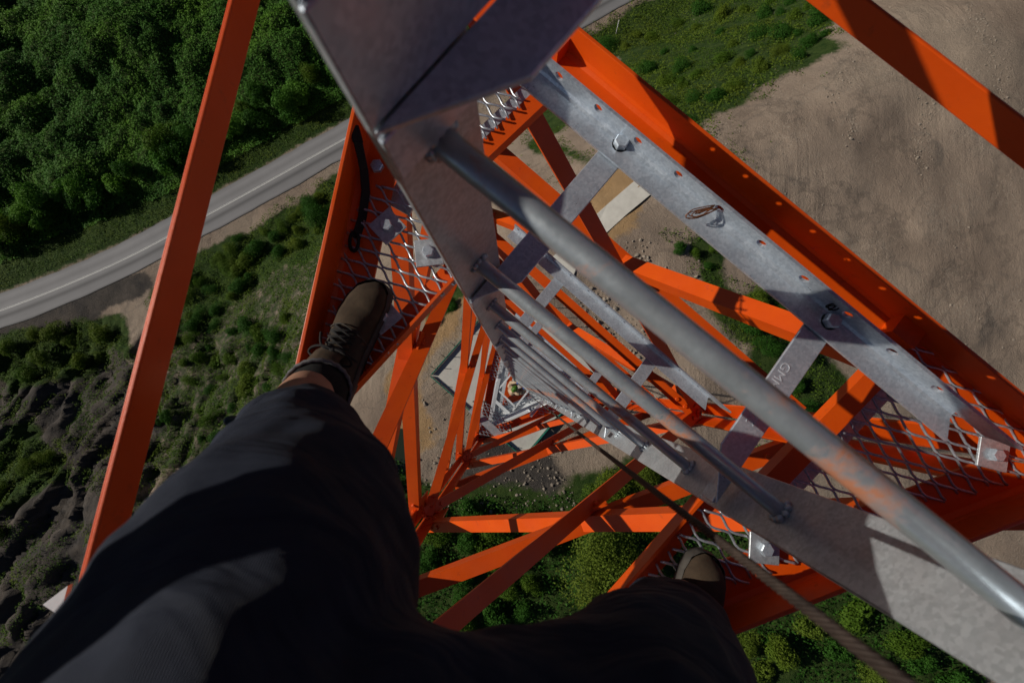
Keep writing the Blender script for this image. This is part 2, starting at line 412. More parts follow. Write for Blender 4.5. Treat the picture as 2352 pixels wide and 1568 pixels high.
PX = PX + np.stack([(fbm(X*.28, Y*.28, 61, 5)-.5)*190, (fbm(X*.28, Y*.28, 67, 5)-.5)*150], -1)*sstep(1.5, 6, np.abs(rdist(X, Y)))[..., None]
zone = np.zeros(X.shape + (4,)); zone[..., 3] = 1
for ch, zs in ((0, ZG), (1, ZO), (2, ZD)):
    for p in zs: zone[..., ch] = np.maximum(zone[..., ch], inpoly(PX, p))
for p in ZS: zone[..., 2] = np.where(inpoly(PX, p), .62, zone[..., 2]); zone[..., 0] = np.where(inpoly(PX, p), .52, zone[..., 0])
DRD = rdist(X, Y)
farm = (np.abs(X) > 70) | (np.abs(Y) > 60)
zone[..., 0] = np.where((DRD > 2.0) | farm, 1, zone[..., 0]); zone[..., 0] = np.where(np.abs(DRD) < 1.95, 0, zone[..., 0])
for _ in range(4):                         # soften the outlines
    zz = zone[..., :3]; zone[1:-1, 1:-1, :3] = (zz[:-2, 1:-1] + zz[2:, 1:-1] + zz[1:-1, :-2] + zz[1:-1, 2:] + zz[1:-1, 1:-1]) / 5
ny, nx = X.shape
me = bpy.data.meshes.new('ground')
idx = np.arange(ny*nx).reshape(ny, nx)
F = np.stack([idx[:-1, :-1], idx[:-1, 1:], idx[1:, 1:], idx[1:, :-1]], -1).reshape(-1, 4)
me.vertices.add(ny*nx); me.vertices.foreach_set('co', P3.reshape(-1, 3).ravel())
me.loops.add(F.size); me.loops.foreach_set('vertex_index', F.ravel())
me.polygons.add(len(F)); me.polygons.foreach_set('loop_start', np.arange(len(F))*4); me.polygons.foreach_set('use_smooth', np.ones(len(F), bool))
me.update(); me.validate()
ca = me.color_attributes.new('zone', 'FLOAT_COLOR', 'POINT'); ca.data.foreach_set('color', zone.reshape(-1, 4).ravel())
me.materials.append(M['ground'])
gr = bpy.data.objects.new('ground', me); C.objects.link(gr); tag(gr, kind='structure')

# road and its painted lines
def smooth_line(P, step=1.0):
    P = [np.array(p) for p in P]; out = []
    for i in range(1, len(P)-2):
        p0, p1, p2, p3 = P[i-1:i+3]
        n = max(2, int(np.linalg.norm(p2-p1)/step))
        for k in range(n):
            t = k/n
            out.append(.5*((2*p1) + (-p0+p2)*t + (2*p0-5*p1+4*p2-p3)*t*t + (-p0+3*p1-3*p2+p3)*t**3))
    return np.array(out)
rl = smooth_line(rp[:]); 
tg = np.gradient(rl, axis=0); tg /= np.linalg.norm(tg, axis=1)[:, None]; nr = np.stack([-tg[:, 1], tg[:, 0]], 1)
def ribbon(name, offs, z, mat, kind='structure', parent=None, rng=None, wob=0):
    me = bpy.data.meshes.new(name); vs = []; fs = []; n = len(offs)
    ids = range(len(rl)) if rng is None else range(*rng)
    for j, i in enumerate(ids):
        for q, o in enumerate(offs):
            wb = wob*(vnoise(np.array(i*.7), np.array(q*9.3), 5)-.5) if q in (0, n-1) else 0
            p = rl[i] + nr[i]*(o+wb); vs.append((p[0], p[1], float(-18 + z)))
        if j:
            for q in range(n-1): fs.append(((j-1)*n+q, j*n+q, j*n+q+1, (j-1)*n+q+1))
    me.from_pydata(vs, [], fs); me.update()
    at_ = me.attributes.new('across', 'FLOAT', 'POINT'); at_.data.foreach_set('value', [q/(n-1) for _ in ids for q in range(n)])
    me.materials.append(mat); o = bpy.data.objects.new(name, me); C.objects.link(o); tag(o, kind=kind); return o
ribbon('road', list(np.linspace(-1.9, 1.9, 9)), .05, M['asphalt'], wob=.25)
ribbon('road_centre_line', [-.045, .045], .065, M['line_white'])
ribbon('road_centre_line', [.10, .15], .065, M['line_white'])
print('terrain done')
# ================================================================== SLAB
UP = Vector((0, 0, 1))
sL, sB = at(990.6, 863, H - .15), at(1203, 1049, H - .15)
su = (sB - sL).normalized(); sn = Vector((-su.y, su.x, 0)); side = (sB - sL).length
cs = [sL, sB, sB + sn*side, sL + sn*side]
scn = (cs[0] + cs[2]) / 2
slab = thing('foundation_slab', 'square pale concrete base slab under the tower, edged with green boards', 'slab', (scn.x, scn.y, 0))
b = MB(); b.box((scn.x, scn.y, .02), side-.06, side-.06, .26, math.atan2(su.y, su.x)); b.build('concrete', M['concrete'], slab)
for i in range(4):
    p, q = cs[i], cs[(i+1) % 4]; d = (q-p).normalized(); nn = Vector((d.y, -d.x, 0))
    b = MB(); b.bar(p + UP*.06 + nn*.03, q + UP*.06 + nn*.03 - d*.07, .30, .05, nn); b.build('formwork_board', M['green_board'], slab)
    for k in range(8):
        t = (k + .5) / 8; s = p.lerp(q, t) + nn*.08
        st = MB(); st.tube([s - UP*.3, s + UP*.62 + nn*.28], .022, 6); st.build('stake', M['rebar'], slab)
# ================================================================== TOWER
DT = .788
Lc, Tc, Rc = at(431, 1949, DT), at(924, -274, DT), at(2599, 1104, DT)
LEG = [Vector((p.x, p.y, 0)) for p in (Lc, Tc, Rc)]
cen = (LEG[0] + LEG[1] + LEG[2]) / 3
FACES = [(0, 1), (1, 2), (2, 0)]
tower = thing('lattice_tower', 'three sided orange and white steel lattice tower seen from its top platform', 'tower', (cen.x, cen.y, 0))
def Z(d): return H - d
def fn(i, j):
    t = (LEG[j] - LEG[i]).normalized(); n = Vector((-t.y, t.x, 0))
    return n if n.dot(cen - LEG[i]) > 0 else -n
WHITE = (8.6, 15.6)
def mat_at(d): return M['white_paint'] if WHITE[0] < d < WHITE[1] else M['orange_paint']
for i in range(3):
    others = [LEG[(i+1) % 3], LEG[(i+2) % 3]]
    for d0, d1 in ((-1.0, 8.6), (8.6, 15.6), (15.6, H - .1)):
        b = MB()
        for o_ in others:
            t = (o_ - LEG[i]).normalized(); n = Vector((-t.y, t.x, 0)); n = n if n.dot(cen - LEG[i]) < 0 else -n
            p = LEG[i] + n*.006
            b.prism(p + UP*Z(d1), p + UP*Z(d0), [(0, 0), (.095, 0), (.095, .008), (0, .008)], t, n)
        b.build('leg', mat_at((d0+d1)/2), tower)
    b = MB(); b.box((LEG[i].x, LEG[i].y, .2), .3, .3, .02); b.build('base_plate', M['orange_paint'], tower)
W = .057; T_ = .007
LPA = [(0, 0), (-W, 0), (-W, -T_), (-T_, -T_), (-T_, -W*.9), (0, -W*.9)]       # corner inside, flange outwards, leg hanging down
LPB = [(0, 0), (W, 0), (W, -T_), (T_, -T_), (T_, -W*.9), (0, -W*.9)]           # flange inwards over a hanging leg
def brace(p0, p1, n, style, mat, parent=tower, name='brace', off=0, bolts=True):
    ax = (p1 - p0).normalized(); e = UP - ax*UP.dot(ax)
    e = e.normalized()
    b = MB(); o_ = n*off
    b.prism(p0 + ax*.05 + o_, p1 - ax*.05 + o_, LPA if style == 'A' else LPB, n, e)
    if bolts:
        s = -1 if style == 'A' else 1
        for t in (.11, .17):
            for P_, sg in ((p0, 1), (p1, -1)):
                c = P_ + ax*sg*t + o_ + n*(s*W*.5); b.hexbolt(c, e, .012, .009, t*9)
    return b.build(name, mat, parent)
PAN = 1.8; D0 = .70
lev = [D0 + PAN*k for k in range(16)]
nbr = 0; deep = {}
for k in range(-1, 15):
    a, c = D0 + PAN*k, D0 + PAN*(k+1)
    if c > H - .2: c = H - .15
    for fi, (i, j) in enumerate(FACES):
        n = fn(i, j); Li, Lj = LEG[i], LEG[j]
        mt = mat_at((a+c)/2)
        if k < 0: continue
        swap = (fi == 0)
        up_j = (Li + UP*Z(c), Lj + UP*Z(a)); up_i = (Li + UP*Z(a), Lj + UP*Z(c))
        A_, B_ = (up_j, up_i)
        if fi == 2: A_, B_ = (up_i, up_j)                     # face of the third and first leg is walked the other way round
        detail = k < 6
        if k < 10:
            brace(*A_, n, 'A', mt, bolts=detail); brace(*B_, n, 'B', mt, off=.004, bolts=detail)
        else:
            for (p0, p1), st in ((A_, 'A'), (B_, 'B')):
                b = deep.setdefault('d', MB()); ax = (p1-p0).normalized(); e = (UP - ax*UP.dot(ax)).normalized()
                b.prism(p0 + ax*.05 + n*(.004 if st == 'B' else 0), p1 - ax*.05 + n*(.004 if st == 'B' else 0), LPA if st == 'A' else LPB, n, e)
        m = (a+c)/2
        if k < 10: brace(Li + UP*(Z(m)-.045), Lj + UP*(Z(m)-.045), n, 'A', mt, name='strut', off=-.010, bolts=detail)
        if k < 10 and fi == 1: brace(Li + UP*(Z(c)-.02), Lj + UP*(Z(c)-.02), n, 'B', mt, name='strut', off=.01)
        # small splice plate with a bolt where the diagonals cross
        if k < 6:
            mid = (A_[0]+A_[1])/2; t = (Lj-Li).normalized(); b = MB()
            b.bar(mid - t*.07 + n*.018 - UP*.03, mid + t*.07 + n*.018 - UP*.03, .06, .008, n); b.hexbolt(mid + n*.022 + t*.03 - UP*.03, n, .012, .012); b.hexbolt(mid + n*.022 - t*.03 - UP*.03, n, .012, .012)
            b.build('splice_plate', mt, tower)
dm = deep['d'].build('bracing', M['orange_paint'], tower); dm['kind'] = 'stuff'
# gusset plates at the nodes
for k in range(1, 6):
    for i in range(3):
        b = MB(); z = Z(lev[k])
        for o_ in (LEG[(i+1) % 3], LEG[(i+2) % 3]):
            t = (o_ - LEG[i]).normalized(); n = Vector((-t.y, t.x, 0)); n = n if n.dot(cen - LEG[i]) > 0 else -n
            p = LEG[i] + UP*z + t*.09 - n*.004
            b.bar(p - UP*.11, p + UP*.11, .12, .007, n)
            for q in (-.06, 0, .06): b.hexbolt(p + n*.004 + UP*q + t*(.01 if q else -.035), n, .012, .011, q*20)
        b.build('gusset_plate', mat_at(lev[k]), tower)
# guard rails
for rd in (.505, .115, -.275):
  for (i, j) in FACES:
    n = fn(i, j); b = MB(); p0, p1 = LEG[i] + UP*Z(rd), LEG[j] + UP*Z(rd)
    t = (p1-p0).normalized()
    b.prism(p0, p1, [(0, 0), (0, .040), (-.005, .040), (-.005, .005), (-.038, .005), (-.038, 0)], n, UP)
    bevel(b.build('guard_rail', M['orange_paint'], tower), .0016, 2)
b = MB(); p = at(143, 1392, .50); n = fn(0, 1); t = (LEG[1]-LEG[0]).normalized()
b.add([p + t*.022, p - t*.010, p - n*.022 - t*.002, p + t*.022 - UP*.006, p - t*.010 - UP*.006, p - n*.022 - t*.002 - UP*.006],
      [(0,2,1), (3,4,5), (0,1,4,3), (1,2,5,4), (2,0,3,5)])
b.build('rail_clip', M['white_paint'], tower)

# ------------------------------------------------------------------ gratings
def grating(name, poly, z, e1, e2, r, parent, mat, org=None):
    """expanded metal inside a convex or concave outline (list of xy)"""
    P = np.array([[p[0], p[1]] for p in poly]); o_ = P.mean(0) if org is None else np.array(org)
    A = np.array([e1, e2]).T; inv = np.linalg.inv(A)
    ij = (inv @ (P - o_).T).T; lo = np.floor(ij.min(0)).astype(int) - 2; hi = np.ceil(ij.max(0)).astype(int) + 2
    rnd = random.Random(int(abs(P.sum())*1000)); b = MB()
    for s in range(lo[0] - hi[1] - 2, hi[0] - lo[1] + 3):
        pts = []
        i, j = None, None
        n0 = lo[1] - 2
        i = s + n0; j = n0
        while j <= hi[1] + 2:
            # strand walks along e2 then e1
            a = o_ + A @ np.array([i, j]); c = o_ + A @ np.array([i, j+1]); d = o_ + A @ np.array([i+1, j+1])
            pts += [a*.72 + c*.28, a*.28 + c*.72, c + (d - c)*.06 + (a - c)*.06, c*.72 + d*.28, c*.28 + d*.72, d + (c-d)*.06 + (np.array(c)-np.array(a))*.06]
            i += 1; j += 1
        pts = np.array(pts); ins = inpoly(pts, [tuple(q) for q in P])
        run = []
        for k in range(len(pts) + 1):
            if k < len(pts) and ins[k]:
                zz = z + (.0022 if k % 6 in (0, 1) else -.0022 if k % 6 in (3, 4) else 0)
                run.append((pts[k][0], pts[k][1], zz))
            else:
                if len(run) > 1: b.tube(run, r, 5)
                run = []
    return b.build(name, mat, parent)
def pxpoly(pts, d): return [tuple(at(x, y, d).xy) for x, y in pts]
E1 = (.0135, -.031); E2 = (.0365, -.0085)
def frame(dt, hgt, wid, mat, name='platform'):
    """three angle beams: upright leg outside, flat leg at the bottom turned in"""
    b = MB()
    for (i, j) in FACES:
        n = fn(i, j); t = (LEG[j]-LEG[i]).normalized()
        p0, p1 = LEG[i] + UP*Z(dt + hgt), LEG[j] + UP*Z(dt + hgt)
        f = .012
        prof = [(0, 0), (wid, 0), (wid, .008), (.008+f, .008), (.008+f*.3, .008+f*.3), (.008, .008+f), (.008, hgt), (0, hgt)]
        c = 1/math.tan(R(30))
        b.prism(p0 , p1, prof, n, UP, 1.73, -1.73)
    o_ = b.build(name, mat, tower); bevel(o_, .0014, 2); return o_
PD = .862
plat = frame(DT, .074, .085, M['orange_paint'])
def clip_plate(px, py, d, rot, size, parent, text=False):
    c = at(px, py, d); e = Vector((math.cos(rot), math.sin(rot), 0)); f = Vector((-e.y, e.x, 0))
    b = MB(); b.bar(c - e*size/2, c + e*size/2, size, .005, UP); o_ = b.build('clip_plate', M['galvanised_plate'], parent); bevel(o_, .0008, 1)
    b = MB(); b.hexbolt(c + UP*.0025, UP, .0125, .011, rot+.4); b.build('bolt', M['galvanised'], parent)
    return c
grating('grating', pxpoly([(835, 425), (905, 425), (960, 440), (1085, 612), (740, 975), (690, 940), (735, 700)], PD-.01), Z(PD-.010), E1, E2, .0026, plat, M['mesh_steel'])
grating('grating', pxpoly([(1600, 1165), (1690, 1150), (1850, 1215), (1900, 1270), (1690, 1350), (1560, 1420), (1375, 1460)], PD-.01), Z(PD-.010), E1, E2, .0026, plat, M['mesh_steel'])
grating('grating', pxpoly([(2010, 850), (2085, 765), (2440, 1035), (2430, 1085), (2110, 1170), (1960, 1210), (1730, 1140)], PD-.01), Z(PD-.010), E1, E2, .0026, plat, M['mesh_steel'])
grating('grating', pxpoly([(1090, 150), (1225, 215), (1125, 320), (1060, 380), (960, 250)], PD-.01), Z(PD-.010), E1, E2, .0026, plat, M['mesh_steel'])
for px, py, ro in ((890, 520, .75), (985, 580, .12), (2280, 1043, -.25), (1755, 1258, -.1), (880, 725, .7)):
    clip_plate(px, py, PD - .018, ro, .055, plat)
def rim(p0, p1, d, hgt, side, mat, name='rim', w2=.045):
    a, c = at(*p0, d), at(*p1, d); t = (c-a).normalized(); n = Vector((-t.y, t.x, 0)) * side
    b = MB(); b.prism(a - UP*hgt, c - UP*hgt, [(0, 0), (w2, 0), (w2, .006), (.006, .006), (.006, hgt), (0, hgt)], n, UP)
    return b.build(name, mat, plat)
rim((748, 962), (1075, 606), PD-.022, .038, 1, M['orange_paint'])
rim((1380, 1410), (1660, 1090), PD-.022, .038, -1, M['orange_paint'])
def flatbar(p0, p1, d, wd, th, mat, name, parent):
    b = MB(); a, c = at(*p0, d), at(*p1, d); b.bar(a, c, wd, th, UP); o_ = b.build(name, mat, parent); return o_
flatbar((1105, 360), (1245, 228), PD+.012, .036, .030, M['orange_paint'], 'rim', plat)
flatbar((1085, 340), (1220, 210), PD+.004, .040, .006, M['galvanised'], 'rim', plat)
flatbar((1720, 1155), (2050, 815), PD-.004, .040, .030, M['orange_paint'], 'rim', plat)
flatbar((1755, 1175), (2065, 850), PD+.012, .045, .006, M['galvanised'], 'rim', plat)
flatbar((1640, 1345), (1850, 1275), PD+.012, .06, .006, M['galvanised_plate'], 'rim', plat)
flatbar((900, 440), (955, 470), PD+.010, .055, .006, M['galvanised_plate'], 'rim', plat)
# short cleat with bolt head on the beam of the right side
b = MB(); c = at(2065, 765, PD-.02); b.box((c.x, c.y, c.z), .05, .04, .045, -.7); b.build('cleat', M['orange_paint'], plat)
b = MB(); c = at(1300, 110, PD-.02); b.box((c.x, c.y, c.z), .008, .07, .045, -.7); b.hexbolt(c + Vector((-.04, .02, -.01)), UP, .014, .012); b.build('cleat', M['orange_paint'], plat)
b = MB(); c = at(868, 385, PD-.006); b.hexbolt(c, UP, .014, .012); b.hexbolt(c + Vector((.03, .018, 0)), UP, .014, .012); b.build('bolt', M['galvanised'], plat)

# lower platforms
def lerp_tri(u, v, wv, d, inset=0):
    p = LEG[0]*u + LEG[1]*v + LEG[2]*wv; return (p.x, p.y)
p2 = frame(6.02, .08, .10, M['orange_paint'])
zz = Z(6.05)
def E(s): return ((.0135*s, -.031*s), (.0365*s, -.0085*s))
def px2(pts, d): return [tuple(at(1850/1.7415 + x/3.136/1.7415, 1350/1.7415 + y/3.136/1.7415, d).xy) for x, y in pts]
ea, eb = E(1.5)
grating('grating', px2([(330, 150), (440, 190), (600, 330), (430, 520), (330, 560), (290, 520)], 6.05), zz, ea, eb, .0042, p2, M['mesh_steel'])
cp = px2([(130, 800), (300, 800), (600, 1090), (625, 1230), (210, 1245), (150, 1050)], 5.98)
grating('grating', cp, Z(5.98), ea, eb, .0048, p2, M['mesh_steel'])
b = MB()
for q in range(3):
    a, c = cp[q+1] if q else cp[0], cp[q+2] if q else cp[1]
    b.bar(Vector((*a, Z(5.97))), Vector((*c, Z(5.97))), .016, .05, UP)
b.build('rim', M['rope_steel'], p2)
b = MB(); a, c = px2([(105, 890), (500, 1262)], 5.85); b.bar(Vector((*a, Z(5.85))), Vector((*c, Z(5.85))), .10, .012, UP); b.build('rim', M['galvanised_plate'], p2)
grating('grating', px2([(880, 990), (1010, 850), (1120, 830), (1240, 900), (1180, 950)], 6.05), zz, ea, eb, .0042, p2, M['mesh_steel'])
b = MB(); a, c = px2([(850, 985), (1010, 795)], 6.03); b.bar(Vector((*a, Z(6.03))), Vector((*c, Z(6.03))), .04, .06, UP); b.build('rim', M['galvanised'], p2)
p3 = frame(9.75, .09, .09, M['white_paint'])
h3 = px2([(445, 655), (665, 870), (830, 660), (605, 465)], 9.8)
hc = [Vector((*q, Z(9.79))) for q in h3]
ea, eb = E(2.2)
i0 = [Vector((*lerp_tri(*t_, 0), 0)) for t_ in ((.9, .05, .05), (.05, .9, .05), (.05, .05, .9))]
quad = lambda *p: [(q.x, q.y) for q in p]
grating('grating', quad(i0[0], i0[1], hc[3], hc[0]), Z(9.80), ea, eb, .0065, p3, M['mesh_steel'])
grating('grating', quad(i0[0], hc[0], hc[1], i0[0].lerp(i0[2], .45)), Z(9.80), ea, eb, .0065, p3, M['mesh_steel'])
grating('grating', quad(i0[0].lerp(i0[2], .45), hc[1], hc[2], i0[2]), Z(9.80), ea, eb, .0065, p3, M['mesh_steel'])
grating('grating', quad(i0[1], i0[2], hc[2], hc[3]), Z(9.80), ea, eb, .0065, p3, M['mesh_steel'])
for q in range(4):
    b = MB(); d = (hc[(q+1) % 4] - hc[q]).normalized(); b.bar(hc[q] - d*.10*(q % 2), hc[(q+1) % 4] + d*.10*(q % 2), .035, .05, UP); b.build('rim', M['white_paint'], p3)
b = MB(); a, c = px2([(385, 770), (570, 940)], 9.76); b.bar(Vector((*a, Z(9.76))), Vector((*c, Z(9.76))), .07, .03, UP); b.build('rim', M['white_paint'], p3)
b = MB(); a, c = px2([(520, 735), (640, 850)], 9.9); b.bar(Vector((*a, Z(9.9))), Vector((*c, Z(9.9))), .05, .03, UP); b.build('rim', M['white_paint'], p3)

# ================================================================== LADDER
lad = thing('access_ladder', 'galvanised vertical ladder with round rungs running down inside the orange tower', 'ladder', (.14, 0, 0))
u = Vector((.766, -.643, 0)); u = (Vector((.338, -.161, 0)) - Vector((-.052, .166, 0))).normalized(); v = Vector((-u.y, u.x, 0))
rl0, rr0 = Vector((-.052, .166, 0)), Vector((.338, -.161, 0))
for p, s in ((rl0, -1), (rr0, 1)):
    b = MB(); q = p + u*(s*.004); b.prism(q + UP*.05, q + UP*(H+.55), [(-.004, -.040), (.004, -.040), (.004, .040), (-.004, .040)], u, v)
    o_ = b.build('stile', M['galvanised_plate'], lad); bevel(o_, .0015, 1)
rung_src = None
for n_ in range(-2, 91):
    d = .28 + .3*n_
    if n_ == -2:
        b = MB(); c = Vector((0, 0, Z(d)))
        b.tube([rl0 + c, rr0 + c], .0107, 20, False)
        for p, s in ((rl0, 1), (rr0, -1)):                    # weld collars
            for q in range(9):
                a = q/9*6.283 + random.random()*.3; rr_ = random.uniform(.0035, .0055)
                b.ball(p + c + u*s*.002 + (v*math.cos(a) + UP*math.sin(a))*.0125, rr_*1.1, n=8, m=6)
        rung_src = b.build('rung', M['rung_steel'], lad)
    else:
        o_ = rung_src.copy(); C.objects.link(o_); o_.parent = lad; o_.location = rung_src.location + Vector((0, 0, -.3*(n_+2)))
# every rung gets a slightly different patch of rust: shift the texture by mirroring some meshes
def bracket(d, full=True):
    v2 = Vector((.6, .8, 0))
    for f0, dirv, s, ln in ((at(1077, 692, .68), v, 1, .365), (at(1645, 1158, .68), v2, -1, .335)):
        f0 = Vector((f0.x, f0.y, Z(d))); dv = dirv.normalized(); side = Vector((dv.y, -dv.x, 0)) * s
        b = MB(); wd = .044
        f1 = f0 + dv*ln
        # flat leg with a slanted end, and the upright leg hanging under the fold
        b.add([f0, f0 + dv*.078 + side*wd, f1 + side*wd, f1] + [q - UP*.005 for q in (f0, f0 + dv*.078 + side*wd, f1 + side*wd, f1)],
              [(0,1,2,3), (7,6,5,4), (0,4,5,1), (1,5,6,2), (2,6,7,3), (3,7,4,0)])
        b.add([q for q in (f0 - UP*.0055, f1 - UP*.0055, f1 - UP*.047, f0 - UP*.047)] + [q + side*.005 for q in (f0 - UP*.0055, f1 - UP*.0055, f1 - UP*.047, f0 - UP*.047)],
              [(0,1,2,3), (7,6,5,4), (0,4,5,1), (1,5,6,2), (2,6,7,3), (3,7,4,0)])
        if not full and s == 1:               # the topmost bracket also has an upright leg over the fold
            q_ = [f0 + UP*.001, f1 + UP*.001, f1 + UP*.075, f0 + UP*.075]
            b.add(q_ + [q - side*.004 for q in q_], [(0,1,2,3), (7,6,5,4), (0,4,5,1), (1,5,6,2), (2,6,7,3), (3,7,4,0)])
        o_ = b.build('support_bar', M['galvanised'], lad); bevel(o_, .001, 1)
        if full and s == 1 and d < .7: first_bars['L'] = (f0, dv, side)
        if full and s == -1 and d < .7: first_bars['R'] = (f0, dv, side)
        if d < .7: BARS.append(o_)
    if not full: return None
    a, c = at(1140, 152, .677), at(2168, 1012, .677)
    a, c = Vector((a.x, a.y, Z(d - .003))), Vector((c.x, c.y, Z(d - .003)))
    t = (c-a).normalized(); n = Vector((-t.y, t.x, 0))
    return a, c, t, n
first_bars = {}; BARS = []
bracket(.217, False)
def cross_angle(d):
    a, c, t, n = bracket(d)
    b = MB(); L = (c-a).length; wid = .0435; hg = .0425; th = .005
    # flat leg (notched end) and upright leg pierced by round holes
    prof = [(0, 0), (wid-.012, 0), (wid-.004, .002), (wid-.001, .007), (wid, .012)]
    top = [(0, th), (wid-.013, th), (wid-.008, th+.0015), (wid-th, th+.006), (wid-th, .012)]
    b.prism(a, c, prof + top[::-1], n, UP, 0, -.55)
    # upright leg as strips around holes
    z0, z1, zc_ = .012, hg, .0275; hr = .0078; step = .0822; y0 = wid - th/2
    k = 0; x = .02; holes = []
    while x < L - .03: holes.append(x); x += step
    K = 16
    for side_ in (0, th):
        base = a + n*(wid - side_)
        pts = lambda X_, Z_: base + t*X_ + UP*Z_
        prev = 0
        for hx in holes:
            xa, xb = hx - hr*1.8, hx + hr*1.8
            b.add([pts(prev, z0), pts(xa, z0), pts(xa, z1), pts(prev, z1)], [(0,1,2,3)])
            ring = [(hx + hr*math.cos(2*math.pi*q/K), zc_ + hr*math.sin(2*math.pi*q/K)) for q in range(K)]
            outer = []
            for q in range(K):
                cx_, cz_ = math.cos(2*math.pi*q/K), math.sin(2*math.pi*q/K)
                sx = (1.8*hr/abs(cx_)) if abs(cx_) > 1e-6 else 9; sz = ((z1-zc_) if cz_ > 0 else (zc_-z0))/abs(cz_) if abs(cz_) > 1e-6 else 9
                m_ = min(sx, sz); outer.append((hx + cx_*m_, zc_ + cz_*m_))
            for cxx, czz, q in ((xb, z1, 2), (xa, z1, 6), (xa, z0, 10), (xb, z0, 14)): outer[q] = (cxx, czz)
            b.add([pts(*q) for q in ring] + [pts(*q) for q in outer], [(q, (q+1) % K, K+(q+1) % K, K+q) for q in range(K)])
            if side_ == 0:
                b.add([pts(*q) for q in ring] + [pts(*q) - n*th for q in ring], [(q, (q+1) % K, K+(q+1) % K, K+q) for q in range(K)])
            prev = xb
        e_ = [pts(prev, z0), pts(L + .03, z0), pts(L + .055, z1), pts(prev, z1)]
        b.add(e_, [(0,1,2,3)])
    bo, bi = a + n*wid, a + n*(wid-th)
    b.add([bo + UP*z1, bo + t*(L+.055) + UP*z1, bi + t*(L+.055) + UP*z1, bi + UP*z1], [(0,1,2,3)])
    b.add([bo + t*(L+.03) + UP*z0, bo + t*(L+.055) + UP*z1, bi + t*(L+.055) + UP*z1, bi + t*(L+.03) + UP*z0], [(0,1,2,3)])
    o_ = b.build('cross_angle', M['galvanised'], lad)
    return o_, a, t, n
ang, aa, at_, an = cross_angle(.68)
for px, py in ((1425, 332), (1905, 738)):
    c = at(px, py, .673); b = MB(); b.tube([c - UP*.004, c + UP*.001], .014, 14); b.hexbolt(c + UP*.001, UP, .0125, .012, .2); b.build('bolt', M['galvanised'], ang)
for d in (1.52, 2.45, 3.4, 4.3, 5.2, 6.9, 8.1): cross_angle(d)
# stamped marks on the support bars
def stamp(txt, px, py, d, direc, size, parent, name='stamped_mark', up=UP):
    cu = bpy.data.curves.new('t', 'FONT'); cu.body = txt; cu.size = size; cu.extrude = .0002; cu.align_x = 'CENTER'; cu.align_y = 'CENTER'; cu.offset = -.0004
    to = bpy.data.objects.new('t', cu); C.objects.link(to)
    me = bpy.data.meshes.new_from_object(to.evaluated_get(bpy.context.evaluated_depsgraph_get())); bpy.data.objects.remove(to)
    x = direc.normalized(); y = up.cross(x); m = Matrix((x, y, up)).transposed().to_4x4()
    me.transform(m); me.materials.append(M['stamp']); o_ = bpy.data.objects.new(name, me); C.objects.link(o_)
    o_.parent = parent; o_.location = at(px, py, d) - WLOC[parent.name]; return o_
stamp('GMM', 1228, 566, .6794, v, .021, BARS[2] if len(BARS) > 2 else lad)
v2 = Vector((.6, .8, 0))
stamp('GMM', 1790, 862, .6794, -v2, .021, BARS[3] if len(BARS) > 3 else lad)
stamp('22', 1730, 962, .6794, v2, .021, BARS[3] if len(BARS) > 3 else lad)
# copper tie wire tangled in a hole of the cross angle, black wire in another
def tangle(name, label, cat, px, py, d, mat, n_, spread, seed, r=.0009):
    c = at(px, py, d); rnd = random.Random(seed); b = MB()
    for k in range(n_):
        pts = []; e = (-at_*.6 - an*1.0).normalized()
        L = rnd.uniform(.5, 1)*spread; off = rnd.uniform(-.35, .35)
        for q in range(13):
            s = q/12; a = math.sin(s*math.pi)
            pts.append(c + e*(L*a) + at_*(off*spread*.5*math.sin(s*2*math.pi) + (s-.5)*.006) + an*(.002*math.cos(k)) + UP*(.003 + .010*math.sin(s*math.pi)*rnd.uniform(.5, 1) - .012*a))
        b.tube(pts, r, 6)
    return tag(b.build(name, mat, None, origin=c), label, cat)
tangle('tie_wire', 'tangled copper coloured tie wire hanging from a hole of the galvanised angle', 'wire', 1642, 478, .648, M['copper_wire'], 7, .052, 3)
tangle('tie_wire', 'short black wire stub poking through the end of the galvanised angle', 'wire', 1925, 702, .652, M['black_webbing'], 2, .026, 8, .0012)

# safety cable: six strands laid round each other
cp_ = Vector((.159, -.1215, 0)); b = MB(); rs, rr_ = .00135, .0026
for k in range(6):
    pts = []
    for q in range(0, 900):
        z = H + .3 - q*.0034*(1 if q < 500 else 1); a = q*.0034/.034*6.283 + k*1.0472
        pts.append(cp_ + Vector((rr_*math.cos(a), rr_*math.sin(a), z)))
    b.tube(pts, rs, 6)
b.tube([cp_ + UP*(H + .3 - 899*.0034), cp_ + UP*.2], .0034, 8)
tag(b.build('safety_cable', M['rope_steel'], None, origin=cp_), 'dark twisted steel rope running straight down in front of the ladder', 'cable')

# black strap hanging on the platform beam
sp_ = [(812, 288, .80), (822, 325, .80), (836, 390, .835), (840, 440, .845), (832, 500, .85), (818, 545, .85)]
P_ = [at(*q) for q in sp_]; b = MB(); nrm = fn(0, 1)
for i in range(len(P_)-1):
    b.bar(P_[i], P_[i+1] + (P_[i+1]-P_[i])*.05, .0195 if i < 1 else .017, .003, (nrm*.6 + UP*.8))
c = at(815, 556, .85); ring = [c + Vector((.009*math.cos(a), .020*math.sin(a), .004)) for a in np.linspace(0, 6.283, 17)]
b.tube(ring, .0035, 6)
tag(b.build('webbing_strap', M['black_webbing'], None, origin=P_[0]), 'black webbing strap hanging down the inside of the orange beam beside the left shoe', 'strap')
